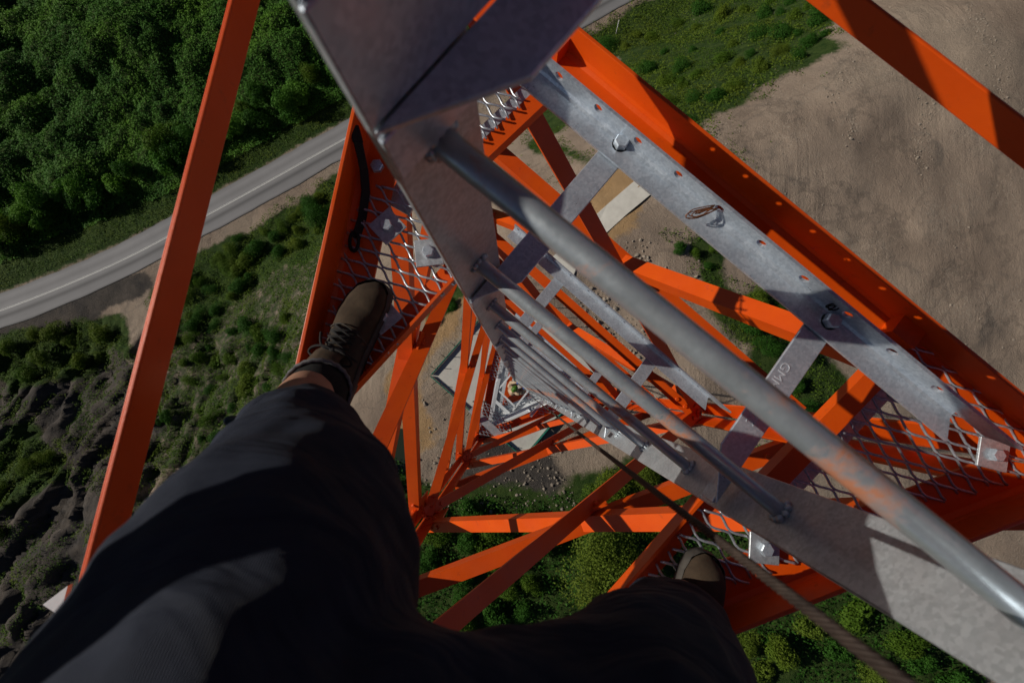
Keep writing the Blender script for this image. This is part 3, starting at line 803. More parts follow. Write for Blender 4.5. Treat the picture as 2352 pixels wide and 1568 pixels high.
# ================================================================== PHOTOGRAPHER
per = thing('person', 'person in dark knee length shorts and worn brown shoes straddling the platform opening', 'person', (-.02, -.2, Z(.86)))
kneeL, ankL, hipL = at(695, 1055, .44), at(738, 856, .765), Vector((-.12, -.28, Z(.24)))
kneeR, ankR, hipR = at(1520, 1520, .46), at(1580, 1400, .765), Vector((.055, -.33, Z(.22)))
thL, thR = at(650, 1300, .305), at(1440, 1720, .31)
th2 = at(515, 1640, .27)
pel = (hipL + hipR)/2 + Vector((0, -.05, .0))
faceD = Vector((.35, .93, 0)).normalized(); lat = Vector((faceD.y, -faceD.x, 0))
chest = pel + Vector((.02, .07, .42)); neck = chest + faceD*.12 + UP*.17; head = neck + faceD*.13 + UP*.05
def bodypts(): pass
b = MB()
b.limb([hipL, th2, thL, kneeL, kneeL.lerp(ankL, .42) + Vector((-.020, .0, 0)), ankL, ankL - UP*.03], [.080, .075, .070, .048, .043, .030, .030])
b.limb([hipR, thR, kneeR, kneeR.lerp(ankR, .45), ankR, ankR - UP*.03], [.080, .070, .050, .046, .036, .036])
b.limb([hipL, pel, hipR], [.085, .10, .085])
b.limb([pel, pel + UP*.18, chest, chest + UP*.10], [.11, .105, .13, .10])
shl, shr = chest + UP*.10 - lat*.17, chest + UP*.10 + lat*.17
b.limb([shl, chest + UP*.12, shr], [.055, .07, .055]); b.limb([chest + UP*.1, neck, head], [.06, .052, .06])
hl, hr_ = Vector((-.075, -.03, H+.09)), Vector((.075, -.045, H+.09))
for sh, hd, s in ((shl, hl, -1), (shr, hr_, 1)):
    el = (sh + hd)/2 + lat*s*.10 - UP*.03
    b.limb([sh, el, hd], [.047, .038, .026]); b.ball(hd, .035, .022, .03)
    for q in range(4):
        f0 = hd + faceD*.02 + UP*(.022 - q*.015); b.limb([f0, f0 + faceD*.035 - lat*s*.01, f0 + faceD*.045 - lat*s*.035, f0 + faceD*(.035 - .004*q) - lat*s*.05], [.009, .0088, .008, .0075], 8)
    b.limb([hd + UP*.015, hd + UP*.035 + faceD*.02 - lat*s*.015, hd + UP*.03 + faceD*.03 - lat*s*.04], [.011, .010, .009], 8)
hd_rot = Vector((0,0,1)).rotation_difference((UP*.75 - faceD*.3).normalized()).to_matrix()
b.ball(head, .075, .092, .105, rot=hd_rot); fd = (faceD - UP*.55).normalized()
b.limb([head + fd*.085 - UP*.0, head + fd*.11 - UP*.022], [.010, .014], 8)
for s in (-1, 1): b.ball(head + lat*s*.076, .012, .02, .032)
b.ball(head + fd*.07 - UP*.075, .035)
body = b.build('body', M['skin'], per); remesh(body, .007, 5)
b = MB(); b.ball(head - fd*.014 + UP*.018, .082, .100, .105, 20, 12, hd_rot); hairo = b.build('hair', M['hair'], per); displace(hairo, .03, .02)
b = MB()
for s in (-1, 1): b.ball(head + fd*.082 + lat*s*.032 - UP*.002, .012)
b.build('eyes', M['sole_rubber'], per)
# shorts: two legs and a seat grown together
b = MB()
hemL, hemR = at(693, 1004, .53), at(1550, 1480, .55)
b.limb([hipL, th2, thL, kneeL, kneeL.lerp(hemL, .6), hemL], [.114, .120, .090, .070, .069, .069], 20); b.limb([hipR, thR, kneeR, kneeR.lerp(hemR, .6), hemR], [.105, .090, .072, .070, .069], 20)
b.limb([at(880, 1640, .25), at(1130, 1585, .28), at(1400, 1570, .34)], [.05, .035, .05])
b.limb([hipL + Vector((0,-.01,.0)), pel + Vector((0, .0, -.03)), hipR], [.11, .115, .11]); b.limb([pel, pel + UP*.12], [.125, .12])
shorts = b.build('shorts', M['shorts_cloth'], per); remesh(shorts, .0065, 6); displace(shorts, .10, .028); displace(shorts, .035, .006)
tg0 = at(553, 970, .56); b = MB(); b.limb([tg0, at(540, 963, .555), at(526, 966, .55)], [.004, .0055, .0065], 10); b.limb([tg0, at(575, 985, .55)], [.0016, .0016], 6)
b.build('drawcord_toggle', M['toggle'], per)
b = MB(); b.limb([pel + UP*.04, pel + UP*.2, chest, chest + UP*.11], [.135, .125, .145, .115], 18); b.limb([shl, chest + UP*.125, shr], [.07, .08, .07])
for sh, hd, s in ((shl, hl, -1), (shr, hr_, 1)): b.limb([sh, sh.lerp((sh+hd)/2 + lat*s*.10 - UP*.03, .7)], [.066, .056])
shirt = b.build('shirt', M['tshirt'], per); remesh(shirt, .009, 6); displace(shirt, .09, .02)

def shoe(toe, heel, ank, side):
    """a low suede shoe lofted from heel to toe"""
    ax = (toe - heel); L = ax.length; ax.normalize(); sd = Vector((ax.y, -ax.x, 0)) * side     # sd: outer side
    N_ = 30; K = 18
    wt = lambda t: np.interp(t, [0, .03, .10, .25, .45, .62, .75, .86, .94, .985, 1], [.012, .022, .028, .030, .031, .037, .0405, .038, .030, .016, .006])
    off = lambda t: np.interp(t, [0, .3, .55, .75, 1], [0, -.001, .003, .004, -.006])
    ht = lambda t: np.interp(t, [0, .05, .2, .36, .48, .60, .72, .84, .94, 1], [.058, .068, .070, .082, .076, .064, .052, .046, .038, .020])
    P = lambda t, y, z: heel + ax*(t*L) + sd*(y + off(t)) + UP*z
    up = MB(); vs = []
    for i in range(N_+1):
        t = i/N_; w_, h_ = wt(t), ht(t)
        for k in range(K+1):
            q = math.pi*k/K; c_, s_ = math.cos(q), math.sin(q)
            n_ = .62 + .25*sstep(.3, .7, np.array(t))
            y = w_*math.copysign(abs(c_)**n_, c_); z = .018 + (h_-.018)*abs(s_)**.72
            z += .0022*math.sin(t*38)*(s_**2)*float(sstep(.55, .7, np.array(t))*sstep(.95, .8, np.array(t)))
            vs.append(P(t, y, z))
    fs = [(i*(K+1)+k, i*(K+1)+k+1, (i+1)*(K+1)+k+1, (i+1)*(K+1)+k) for i in range(N_) for k in range(K)]
    up.add(vs, fs, True); o_ = up.build('shoe', M['suede'], per)
    o_.data.materials.append(M['suede_dark'])
    mi = []
    for i in range(N_):
        t = (i+.5)/N_
        for k in range(K):
            q = (k+.5)/K
            lim = .66 + .10*math.cos((q-.5)*math.pi*2)*0 - .16*abs(q-.45)
            mi.append(1 if t < lim and not (t > lim-.012) else 0)
    if len(o_.data.polygons) == len(mi): o_.data.polygons.foreach_set('material_index', mi)
    b = MB(); out = []; ts = [0, .01, .03, .06, .10, .17, .25, .35, .45, .54, .62, .69, .75, .81, .86, .90, .94, .965, .985, 1]
    ring = [(t, 1) for t in ts] + [(t, -1) for t in ts[::-1]]
    lv = [(-.0, .0045), (.012, .0055), (.016, .0060), (.022, .0040), (.024, .001)]
    vs = [P(t + (.012 if t > .9 else -.01 if t < .05 else 0), s*(wt(t) + e_), z) for z, e_ in lv for t, s in ring]; n = len(ring)
    fs = [(j*n+k, j*n+(k+1) % n, (j+1)*n+(k+1) % n, (j+1)*n+k) for j in range(len(lv)-1) for k in range(n)] + [tuple(range(n-1, -1, -1))]
    b.add(vs, fs, True); b.build('sole', M['sole_rubber'], o_)
    # seam ridges on the vamp
    b = MB(); b.tube([P(.66 - .16*abs(q-.45), wt(.62)*1.01*math.copysign(abs(math.cos(math.pi*q))**.8, math.cos(math.pi*q)), .0185 + (ht(.62)-.017)*abs(math.sin(math.pi*q))**.72) for q in np.linspace(.03, .97, 18)], .0012, 6)
    b.build('seam', M['sole_rubber'], o_)
    # tongue and collar
    b = MB(); vs = []
    for i in range(7):
        t = .56 - .036*i
        for k in range(5):
            y = (k-2)*.0095*(1 + .08*i); vs.append(P(t, y, ht(max(t, .36)) + .004 + .0065*i*(i > 2) - abs(k-2)**2*.0016))
    b.add(vs, [(i*5+k, i*5+k+1, (i+1)*5+k+1, (i+1)*5+k) for i in range(6) for k in range(4)], True)
    tn = b.build('tongue', M['suede'], o_); sm_ = tn.modifiers.new('solid', 'SOLIDIFY'); sm_.thickness = .004
    b = MB(); b.bar(P(.385, -.012, ht(.4)+.026), P(.385, .012, ht(.4)+.026), .016, .002, UP + ax*.5); b.build('tongue_label', M['sole_rubber'], tn) if side < 0 else None
    b = MB(); col_ = []
    for q in np.linspace(0, 6.283, 26):
        t = .205 + .165*math.cos(q); col_.append(P(t, (.0365)*math.sin(q), .066 + .022*(.5 + .5*math.cos(q)) + (.010 if math.cos(q) < -.6 else 0)))
    b.tube(col_, .0050, 8, False); b.build('collar', M['suede_dark'], o_)
    # laces: crossings and a loose bow
    b = MB(); rnd = random.Random(4)
    for i in range(4):
        t = .47 + .042*i; y = .021 + .001*i; h_ = ht(t) + .0035
        for s in (-1, 1):
            b.tube([P(t, -s*y, h_-.007), P(t+.008, -s*y*.5, h_-.000), P(t+.020, 0, h_+.002), P(t+.032, s*y*.5, h_-.002), P(t+.042, s*y, h_-.012)], .0024, 6)
    kn = P(.475, 0, ht(.47)+.006); b.ball(kn, .0075, .0065, .0055)
    for s, la in ((-1, .040), (1, .047), (-1, .030), (1, .034)):
        a_ = rnd.uniform(.2, 1.1); dv = (sd*s + ax*rnd.uniform(-.5, .7)).normalized(); sd2 = UP.cross(dv)
        if la > .035: pts = [kn + dv*(la*(.5-.5*math.cos(q))) + sd2*(.010*math.sin(q)) + UP*(.006*math.sin(q*.5) - .016*(.5-.5*math.cos(q))**2) for q in np.linspace(0, 6.283, 14)]
        else: pts = [kn + dv*la*q*1.4 + sd2*.006*math.sin(q*4) + UP*(.004*math.sin(q*3.1) - .020*q*q) for q in np.linspace(0, 1, 8)]
        b.tube(pts, .0024, 6)
    b.build('lace', M['lace'], o_)
    # sock
    b = MB(); top = ank + (ank - Vector((heel + ax*.07)))*.0 + UP*.075
    b.limb([heel + ax*(L*.22) + UP*.045, ank.lerp(heel + ax*(L*.22) + UP*.09, .5), ank + (kneeL if side < 0 else kneeR).__sub__(ank)*.30], [.036, .042, .047], 16)
    b.build('sock', M['sock'], per)
    kn2 = kneeL if side < 0 else kneeR; d_ = (kn2-ank).normalized(); e = d_.orthogonal().normalized(); g = d_.cross(e); b = MB(); c = ank + d_*.108
    pr = [c + d_*(.014*j/2) + (e*math.cos(q) + g*math.sin(q))*(.0490 + .0014*(q_ % 2)) for j in range(3) for q_, q in enumerate(np.linspace(0, 6.283, 48, endpoint=False))]
    b.add(pr, [(j*48+k, j*48+(k+1) % 48, (j+1)*48+(k+1) % 48, (j+1)*48+k) for j in range(2) for k in range(48)], True)
    cf = b.build('sock_cuff', M['sock_cuff'], per); sm_ = cf.modifiers.new('solid', 'SOLIDIFY'); sm_.thickness = .004
    return o_
gz = .850
def gp(px, py): return at(px, py, gz)
toeL, heelL = gp(868, 652), gp(762, 930)
toeR, heelR = gp(1624, 1268), gp(1535, 1510)
for nm_ in ('L', 'R'):
    t_, h_ = (toeL, heelL) if nm_ == 'L' else (toeR, heelR)
    h2 = t_ + (h_-t_).normalized()*.285
    shoe(t_, h2, ankL if nm_ == 'L' else ankR, -1 if nm_ == 'L' else 1)

# ================================================================== CLIMBER far below
cl0 = at(1182, 893, 15.3); cl = thing('person', 'small climber in a green helmet and khaki clothes on the lowest part of the ladder', 'person', (cl0.x, cl0.y, Z(17)))
hd = cl0; fw = v; ls = u
nk = hd - UP*.15 - fw*.04; ch = nk - UP*.2 - fw*.06; pv = ch - UP*.42 - fw*.03
b = MB(); b.ball(hd - UP*.02, .078, .09, .11)
b.limb([nk + UP*.05, nk, ch], [.055, .06, .12]); b.limb([nk - ls*.19, nk - UP*.02, nk + ls*.19], [.065, .085, .065]); b.limb([ch, pv], [.13, .13])
gl = []
for s, hz in ((-1, .12), (1, -.02)):
    sh = nk + ls*s*.19; hn = (rl0 if s < 0 else rr0).lerp((rl0+rr0)/2, .45) + UP*(hd.z + hz); el = (sh+hn)/2 + ls*s*.13 - UP*.10
    b.limb([sh, el, hn], [.055, .045, .035]); gl.append((hn, s))
    hp = pv + ls*s*.09; rn = (rl0 if s < 0 else rr0).lerp((rl0+rr0)/2, .5) + UP*(pv.z - .72 + .15*s) - fw*.05; kn = (hp+rn)/2 + fw*.12 + ls*s*.07
    b.limb([hp, kn, rn], [.085, .065, .045]); b.limb([rn - fw*.06, rn + fw*.12 - UP*.01], [.04, .035])
remesh(b.build('body', M['skin'], cl), .016, 3)
b = MB(); b.limb([nk + UP*.0, ch], [.085, .145]); b.limb([ch, pv + UP*.05], [.15, .15]); b.limb([nk - ls*.20, nk - UP*.02, nk + ls*.20], [.085, .10, .085])
for s, hz in ((-1, .12), (1, -.02)):
    sh = nk + ls*s*.19; hn = (rl0 if s < 0 else rr0).lerp((rl0+rr0)/2, .45) + UP*(hd.z + hz); el = (sh+hn)/2 + ls*s*.13 - UP*.10
    b.limb([sh, el, el.lerp(hn, .7)], [.075, .062, .052])
o_ = b.build('shirt', M['khaki_shirt'], cl); remesh(o_, .018, 3); displace(o_, .12, .05)
b = MB()
for s in (-1, 1):
    hp = pv + ls*s*.09; rn = (rl0 if s < 0 else rr0).lerp((rl0+rr0)/2, .5) + UP*(pv.z - .72 + .15*s) - fw*.05; kn = (hp+rn)/2 + fw*.12 + ls*s*.07
    b.limb([hp, kn, kn.lerp(rn, .85)], [.11, .08, .06])
remesh(b.build('trousers', M['khaki_trousers'], cl), .018, 3)
for hn, s in gl:
    b = MB(); b.ball(hn, .05, .05, .045)
    for q in range(4): b.limb([hn + ls*(q-1.5)*.022, hn + ls*(q-1.5)*.022 + fw*.05 + UP*.02, hn + ls*(q-1.5)*.022 + fw*.055 - UP*.03], [.013, .012, .010], 6)
    b.limb([hn - ls*s*.03, hn - ls*s*.05 + fw*.04 - UP*.02], [.014, .011], 6); b.build('glove', M['blue_glove'], cl)
rt = Vector((0, 1, 0)).rotation_difference(fw).to_matrix()
b = MB(); b.ball(hd + UP*.03, .105, .140, .105, 18, 10, rt); he = b.build('helmet', M['helmet_green'], cl)
b = MB()
for q in range(-2, 3):
    for t in (-.05, .035):
        c = hd + UP*(.118 - .012*abs(q)) + ls*q*.035 + fw*t; b.bar(c - fw*.030, c + fw*.030, .014, .03, UP)
b.build('vent', M['helmet_black'], he)

# ================================================================== GROUND DETAILS
def patch(name, px, z, mat, label=None, cat=None, kind=None, th=.12):
    P_ = [hit(*q) for q in px]; b = MB(); n = len(P_)
    b.add([p + UP*z for p in P_] + [p + UP*(z-th) for p in P_], [tuple(range(n)), tuple(range(2*n-1, n-1, -1))] + [(i, (i+1) % n, n+(i+1) % n, n+i) for i in range(n)])
    return tag(b.build(name, mat, None, origin=P_[0]), label, cat, None, kind)
pth = [(1250, 610), (1283, 577), (1340, 520), (1395, 470), (1462, 412), (1497, 445), (1440, 492), (1382, 545), (1330, 600), (1310, 650)]
patch('concrete_path', pth, .10, M['concrete'], kind='structure', th=.4)
pc = hit(905, 1035); b = MB(); rnd = random.Random(7)
b.add([pc + Vector((1.15*math.cos(a)*(1+.25*math.sin(3*a)), 1.6*math.sin(a)*(1+.18*math.sin(2*a+1)), .12)) for a in np.linspace(0, 6.283, 40, endpoint=False)], [tuple(range(40))])
tag(b.build('pond', M['pond_water'], None, origin=pc), kind='structure')
p0 = hit(1414, 82); b = MB(); b.tube([p0 - UP*.2, p0 + Vector((.05, .55, 1.5))], .03, 8); 
tag(b.build('marker_post', M['line_white'], None, origin=p0), 'thin white marker post leaning in the weeds beside the road', 'post')

# leaves ------------------------------------------------------------
def leaf_mesh(name, P_, Nn, size, tint, mat, rs, asp=.55):
    n = len(P_); Nn = Nn / np.linalg.norm(Nn, axis=1)[:, None]
    a = rs.normal(size=(n, 3)); a -= Nn*(a*Nn).sum(1)[:, None]; a /= np.linalg.norm(a, axis=1)[:, None]; c = np.cross(Nn, a)
    s = size[:, None]
    V = np.stack([P_ - a*s*.5, P_ + c*s*.5*asp + Nn*s*.10, P_ + a*s*.5 - Nn*s*.06, P_ - c*s*.5*asp + Nn*s*.10], 1).reshape(-1, 3)
    me = bpy.data.meshes.new(name); me.vertices.add(4*n); me.vertices.foreach_set('co', V.ravel())
    me.loops.add(4*n); me.loops.foreach_set('vertex_index', np.arange(4*n)); me.polygons.add(n); me.polygons.foreach_set('loop_start', np.arange(n)*4)
    me.update(); ta = me.attributes.new('tint', 'FLOAT', 'FACE'); ta.data.foreach_set('value', tint.astype(np.float32)); me.materials.append(mat); return me
def field(name, polys, dens, size, lift, mat, seed, clump=(.5, .35), lump=0, dr_rng=None, zone_edge=60.,  updir=1.0, box=None):
    rs = np.random.RandomState(seed)
    cor = np.array([[*hit(min(max(x, -60), 2412), min(max(y, -60), 1628)).xy] for p in polys for x, y in p])
    lo, hi = cor.min(0)-2, cor.max(0)+2; area = np.prod(hi-lo); n = int(area*dens)
    xy = lo + rs.rand(n, 2)*(hi-lo); x, y = xy.T
    z = height(x, y); P_ = np.stack([x, y, z], -1); px = proj(P_)
    px = px + np.stack([(fbm(x*.5, y*.5, seed+1)-.5)*zone_edge, (fbm(x*.5, y*.5, seed+2)-.5)*zone_edge], -1)
    keep = np.zeros(n, bool)
    for p in polys: keep |= inpoly(px, p)
    keep &= (px[:, 0] > -80) & (px[:, 0] < 2432) & (px[:, 1] > -80) & (px[:, 1] < 1648)
    cl_ = fbm(x*clump[0], y*clump[0], seed+3)
    keep &= cl_ + (rs.rand(n)-.5)*.12 > clump[1]
    if dr_rng: d = rdist(x, y); keep &= (d > dr_rng[0]) & (d < dr_rng[1])
    keep &= np.abs(rdist(x, y)) > 1.8
    P_ = P_[keep]; m = len(P_); lm = fbm(P_[:, 0]*.9, P_[:, 1]*.9, seed+5, 3)
    P_[:, 2] += lift*rs.rand(m) + lump*np.clip(lm-.35, 0, 1)
    Nn = rs.normal(size=(m, 3))*.6; Nn[:, 2] = np.abs(Nn[:, 2]) + updir
    gx = (fbm(P_[:, 0]*.9+.05, P_[:, 1]*.9, seed+5, 3)-lm)*lump*20; gy = (fbm(P_[:, 0]*.9, P_[:, 1]*.9+.05, seed+5, 3)-lm)*lump*20
    Nn[:, 0] -= gx*.6; Nn[:, 1] -= gy*.6
    me = leaf_mesh(name, P_, Nn, size*(.6+.8*rs.rand(m)), np.clip(rs.rand(m)*.6 + (lm-.5)*1.2 + .2, 0, 1), mat, rs)
    o_ = bpy.data.objects.new(name, me); C.objects.link(o_); tag(o_, kind='stuff'); print(name, m); return o_
HILL = [(-200, 680), (0, 600), (450, 420), (800, 230), (800, -200), (-200, -200)]
o_ = field('hillside_vines', [HILL], 115, .20, .2, M['leaf_vine'], 1, (.3, .22), .65, (4.2, 200)); tag(o_, 'dense green creeper covering the slope beyond the road', 'creeper')
o_ = field('roadside_grass', [ZG[1]], 60, .13, .15, M['leaf_mid'], 2, (.5, .15), .1, (1.9, 5.5), 10); tag(o_, 'strip of short grass between the road and the thicket', 'grass')
o_ = field('slope_weeds', ZG[2:4] + ZG[7:9] + [[(430, 900), (700, 560), (760, 420), (720, 880), (600, 960)]], 85, .13, .25, M['leaf_mid'], 3, (.8, .36), .6, (-100, -2.2)); tag(o_, 'patchy weeds on the bank below the road', 'weeds')
o_ = field('yellow_ground_cover', [ZG[4], [(1450, 180), (1760, 40), (1960, -20), (1900, 110), (1560, 250)]], 60, .15, .25, M['leaf_lime'], 4, (.4, .45), .5, None, 190); tag(o_, 'yellowish ground cover above the bare earth at the upper edge', 'ground cover')
o_ = field('low_weeds', [ZG[4], ZG[5], ZG[9], ZG[10], [(1500, 250), (1700, 230), (1800, 350), (1600, 420)]], 60, .11, .12, M['leaf_mid'], 5, (.7, .46), .3, None, 220); tag(o_, 'low green weeds spreading over the earth near the road', 'weeds')
o_ = field('undergrowth', [ZG[6]], 45, .16, .3, M['leaf_dark'], 6, (.5, .30), .9); tag(o_, 'dark leafy undergrowth below the tower', 'undergrowth')
o_ = field('slope_scrub', [[(0, 860), (330, 800), (420, 1000), (330, 1450), (0, 1568)]], 80, .13, .2, M['leaf_mid'], 8, (.45, .54), .5); tag(o_, 'sparse scrub clinging to the eroded dark slope', 'scrub')
# stones
def stones(name, poly, n, smin, smax, seed, label):
    rs = np.random.RandomState(seed); b = MB(); xs = [p[0] for p in poly]; ys = [p[1] for p in poly]; c = 0; rnd = random.Random(seed)
    cor = np.array([[*hit(x, y).xy] for x, y in poly]); lo, hi = cor.min(0), cor.max(0)
    xy = lo + rs.rand(n*6, 2)*(hi-lo); z = height(xy[:, 0], xy[:, 1]); P_ = np.column_stack([xy, z]); ok = inpoly(proj(P_), poly) & (fbm(xy[:, 0]*.6, xy[:, 1]*.6, seed+9) + rs.rand(n*6)*.3 > .6)
    for p in P_[ok][:n]:
        s = rnd.uniform(smin, smax)*(rnd.random()**2*1.4+.5); m0 = len(b.v)
        b.ball(p, s, s*rnd.uniform(.6, 1), s*rnd.uniform(.5, .9), 6, 4, Euler((rnd.random()*3, rnd.random()*3, rnd.random()*3)).to_matrix())
        for q in range(m0, len(b.v)):
            vv = Vector(b.v[q]); b.v[q] = tuple(vv + (vv-Vector(p))*rnd.uniform(-.25, .25))
    b.sm = [False]*len(b.sm); o_ = b.build(name, M['rock'], None); tag(o_, label, 'stones', None, 'stuff')
stones('stones', [(1500, 0), (2352, 0), (2352, 1150), (2000, 700), (1650, 350)], 520, .015, .055, 1, 'loose stones scattered over the bare earth')
stones('rubble', [(1480, 540), (1600, 560), (1640, 760), (1500, 850), (1300, 720), (1300, 600)], 450, .04, .13, 2, 'grey rubble beside the concrete path')
stones('soil_clods', [(900, 900), (1300, 980), (1330, 1180), (1000, 1180), (880, 1080)], 500, .03, .09, 3, 'brown clods around the base slab')

def windrow(name, line, n, sp, smin, smax, seed, label):
    rnd = random.Random(seed); b = MB()
    for _ in range(n):
        i = rnd.randrange(len(line)-1); t = rnd.random(); x = line[i][0]*(1-t) + line[i+1][0]*t + rnd.gauss(0, sp); y = line[i][1]*(1-t) + line[i+1][1]*t + rnd.gauss(0, sp)
        p = hit(x, y); s_ = rnd.uniform(smin, smax)*(.4 + rnd.random()**2*1.2); m0 = len(b.v)
        b.ball(p, s_, s_*rnd.uniform(.6, 1), s_*rnd.uniform(.5, .9), 6, 4, Euler((rnd.random()*3, rnd.random()*3, rnd.random()*3)).to_matrix())
        for q in range(m0, len(b.v)):
            vv = Vector(b.v[q]); b.v[q] = tuple(vv + (vv-p)*rnd.uniform(-.25, .25))
    b.sm = [False]*len(b.sm); tag(b.build(name, M['rock'], None), label, 'stones', None, 'stuff')
windrow('stones', [(2120, 215), (2138, 290), (2105, 330), (2125, 400)], 150, 9, .02, .075, 5, 'short row of stones along a scarp in the bare earth')
windrow('stones', [(2225, 20), (2270, 100), (2300, 230)], 260, 13, .02, .07, 6, 'dark windrow of gravel beyond the upper right guard rail')
windrow('stones', [(1960, 120), (1920, 190), (1900, 250), (1965, 280), (1950, 330)], 130, 12, .02, .085, 7, 'pale stones tumbled along the edge of the green belt')
windrow('stones', [(1830, 560), (1880, 700), (1800, 760)], 90, 18, .02, .06, 8, 'small stones in a curved line on the bare earth')
# bushes and trees ---------------------------------------------------
def crown(seed, n, lobes, leafs, flat=.75, dens=1.0):
    rs = np.random.RandomState(seed)
    c = rs.normal(size=(lobes, 3)); c /= np.linalg.norm(c, axis=1)[:, None]; c *= (.25 + .50*rs.rand(lobes))[:, None]; c[:, 2] = c[:, 2]*flat*.8 + .55
    r = .26 + .22*rs.rand(lobes)
    k = rs.choice(lobes, n, p=r**2/np.sum(r**2)); d = rs.normal(size=(n, 3)); d[:, 2] += .45; d /= np.linalg.norm(d, axis=1)[:, None]
    rad = r[k]*(.62 + .46*rs.rand(n)**.6); P_ = c[k] + d*rad[:, None]*np.array([1, 1, flat])
    # stray shoots sticking out of the clumps
    sh = rs.rand(n) < .06; P_[sh] += d[sh]*rs.rand(sh.sum(), 1)*.16
    Nn = d*.9 + rs.normal(size=(n, 3))*.55; Nn[:, 2] += .35
    tint = np.clip(.25 + .5*rs.rand(n) + .35*(rs.rand(lobes)[k]-.5), 0, 1)
    return leaf_mesh('crown', P_, Nn, leafs*(.6 + .8*rs.rand(n)), tint, M['leaf_dark'], rs), c, r
def stems(seed, c, base):
    rnd = random.Random(seed); b = MB()
    b.tube([(0, 0, -.25), (.02, .01, .1), (.03*rnd.uniform(-1, 1), .03, .42)], [.055*base, .045*base, .035*base], 7)
    for q in c[:7]:
        p = Vector(q); m = Vector((p.x*.35, p.y*.35, .30 + .15*rnd.random())); b.tube([(0, 0, .12), m, p], [.030*base, .022*base, .008*base], 5)
    me = bpy.data.meshes.new('trunk'); me.from_pydata(b.v, [], b.f); me.update(); me.materials.append(M['bark']); return me
rv = random.Random(99)
KIND = {}
for nm_, seed, n, lb, ls_ in (('fine', 11, 5200, 20, .058), ('fine2', 12, 4600, 16, .064), ('bush', 13, 3400, 13, .088), ('bush2', 14, 3000, 15, .094), ('broad', 15, 1500, 10, .13), ('big', 16, 9000, 30, .048)):
    me_, c_, r_ = crown(seed, n, lb, ls_); KIND[nm_] = (me_, stems(seed, c_, 1.0))
VEG = {}
def plant(name, kind, pos, size, rot, mat, label, cat, group, sq=1.0):
    key = (kind, name)
    e = thing(name, label, cat, tuple(pos), group); e.rotation_euler = (0, 0, rot); e.scale = (size, size, size*sq) if name == 'tree' else (size*rv.uniform(.85, 1.35), size*rv.uniform(.75, 1.1), size*sq)
    for me_, nm_, m_ in ((KIND[kind][0], 'crown', mat), (KIND[kind][1], 'trunk', 'bark')):
        o_ = bpy.data.objects.new(nm_, me_); C.objects.link(o_); o_.parent = e
        o_.material_slots[0].link = 'OBJECT'; o_.material_slots[0].material = M[m_]
    return e
def scatter(poly, n, gap, seed):
    rnd = random.Random(seed); xs = [p[0] for p in poly]; ys = [p[1] for p in poly]; out = []; t = 0
    while len(out) < n and t < 9000:
        t += 1; x, y = rnd.uniform(min(xs), max(xs)), rnd.uniform(min(ys), max(ys))
        if inpoly(np.array([[x, y]]), poly)[0] and all((x-a)**2 + (y-c)**2 > gap*gap for a, c in out): out.append((x, y))
    return out
rv = random.Random(99)
def grove(name, poly, n, gap, seed, kinds, mats, smin, smax, label, cat, group, sq=.9):
    for x, y in scatter(poly, n, gap, seed):
        p = hit(x, y); plant(name, rv.choice(kinds), p - UP*.1, rv.uniform(smin, smax), rv.uniform(0, 6.28), rv.choice(mats), label, cat, group, sq*rv.uniform(.85, 1.2))
grove('roadside_tree', [(-40, 530), (0, 500), (300, 380), (470, 295), (650, 205), (800, 120), (810, 175), (650, 260), (470, 350), (300, 437), (0, 567)], 28, 34, 1, ['bush', 'bush2', 'broad'], ['leaf_dark', 'leaf_vine', 'leaf_vine', 'leaf_mid'], 1.3, 2.0, 'dark leafy tree in the dense thicket along the far side of the road', 'tree', 'trees along the far side of the road', 1.15)
grove('bush', [(430, 620), (520, 560), (770, 430), (760, 520), (600, 640), (450, 760), (370, 800), (360, 720)], 34, 24, 2, ['bush', 'bush2', 'fine2'], ['leaf_dark', 'leaf_mid', 'leaf_mid'], .6, 1.5, 'rounded green bush on the bank just below the road', 'bush', 'bushes on the bank below the road')
grove('bush', [(380, 800), (480, 700), (540, 740), (700, 700), (660, 860), (520, 1020), (360, 1000)], 34, 26, 3, ['bush', 'bush2', 'fine'], ['leaf_dark', 'leaf_mid'], .4, 1.4, 'mid green bush on the slope between the orange rail and the left shoe', 'bush', 'bushes on the slope left of the tower')
grove('bush', [(10, 770), (190, 745), (310, 790), (230, 850), (40, 870)], 9, 44, 4, ['bush', 'bush2'], ['leaf_lime', 'leaf_mid'], .9, 1.4, 'bright green bush at the left edge above the eroded slope', 'bush', 'bushes above the eroded slope')
grove('bush', [(0, 1020), (100, 1010), (150, 1080), (20, 1150), (0, 1250)], 5, 46, 5, ['bush', 'fine2'], ['leaf_mid'], .8, 1.2, 'scrubby bush on the eroded slope at the left edge', 'bush', 'bushes on the eroded slope')
grove('shrub', [(1380, 110), (1480, 60), (1700, 0), (1940, 0), (1920, 90), (1800, 150), (1650, 240), (1560, 300), (1500, 240)], 44, 34, 6, ['bush', 'bush2', 'fine2'], ['leaf_dark', 'leaf_dark', 'leaf_mid', 'leaf_mid', 'leaf_lime'], .6, 1.35, 'low shrub in the green belt between the road and the bare earth', 'shrub', 'shrubs between road and bare earth', .6)
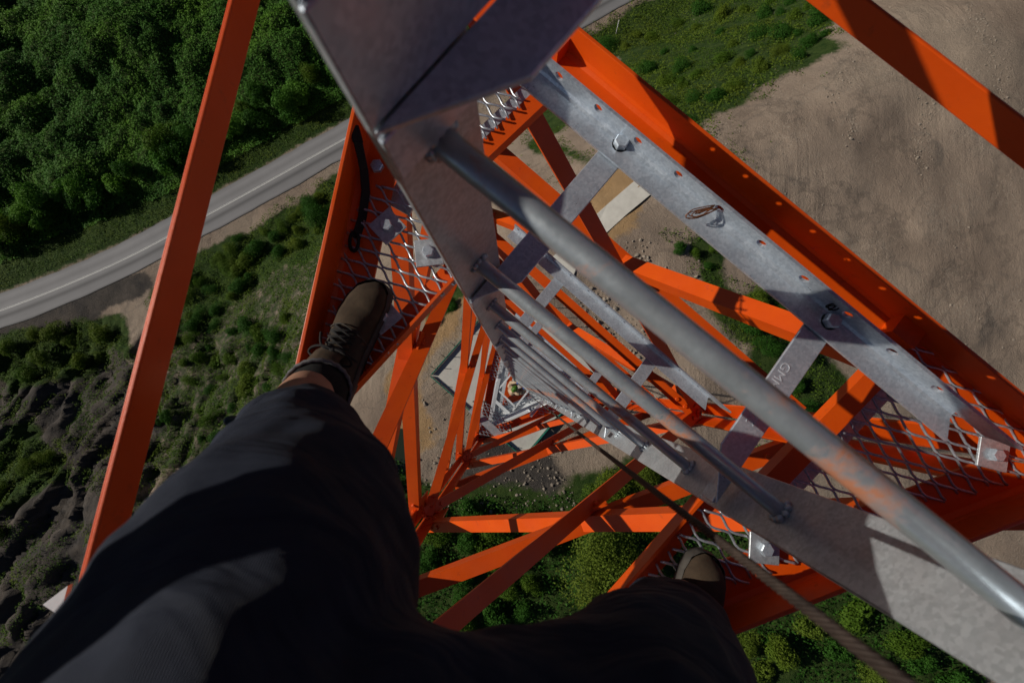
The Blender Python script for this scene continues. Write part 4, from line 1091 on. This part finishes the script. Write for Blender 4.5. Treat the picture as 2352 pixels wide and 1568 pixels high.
grove('shrub', [(1550, 570), (1650, 560), (1690, 650), (1640, 700), (1570, 660)], 5, 34, 7, ['bush', 'bush2'], ['leaf_mid', 'leaf_dark'], .3, .6, 'small shrub among the rubble behind the galvanised angle', 'shrub', 'shrubs among the rubble')
grove('shrub', [(1700, 690), (1790, 680), (1920, 880), (1900, 960), (1760, 960)], 9, 48, 8, ['bush', 'fine2', 'bush2'], ['leaf_dark', 'leaf_mid'], .6, 1.0, 'green shrub seen between the support bars under the platform', 'shrub', 'shrubs under the right side of the platform')
grove('bush', [(985, 640), (1080, 610), (1050, 720), (980, 760)], 4, 30, 9, ['bush', 'bush2'], ['leaf_mid', 'leaf_dark'], .5, .8, 'bush at the edge of the ochre earth beside the ladder stile', 'bush', 'bushes at the edge of the ochre earth')
grove('bush', [(960, 1180), (1100, 1150), (1240, 1170), (1260, 1330), (1180, 1450), (1060, 1440), (960, 1250)], 16, 52, 10, ['bush2', 'broad', 'bush'], ['leaf_dark', 'leaf_dark', 'leaf_mid'], .8, 1.3, 'dark bush in the shaded hollow below the tower', 'bush', 'bushes in the hollow below the tower')
grove('bush', [(1690, 1410), (1950, 1390), (2080, 1470), (2180, 1568), (1690, 1568)], 10, 62, 11, ['broad', 'bush', 'bush2', 'broad'], ['leaf_mid', 'leaf_lime', 'leaf_lime', 'leaf_dark'], .9, 1.4, 'leafy bush at the lower edge beyond the orange beam', 'bush', 'bushes at the lower edge')
grove('bush', [(870, 1000), (960, 1090), (940, 1170), (860, 1120)], 4, 36, 12, ['bush', 'broad'], ['leaf_dark'], .6, .9, 'bush growing by the small dark pond', 'bush', 'bushes by the pond')
for (x, y), s, kd, mt, lb in (((1385, 1285), 2.9, 'big', 'leaf_lime', 'large light green tree with a round crown below the tower'), ((1385, 1120), 1.7, 'fine', 'leaf_mid', 'round mid green tree between the base slab and the large light tree'),
                              ((1500, 1200), 1.5, 'fine2', 'leaf_mid', 'smaller mid green tree to the right of the large light tree'), ((1480, 1080), 1.3, 'fine', 'leaf_lime', 'loose light green tree just past the corner of the base slab')):
    plant('tree', kd, hit(x, y) - UP*.2, s, 1.3*x, mt, lb, 'tree', None, .95)
print('built')
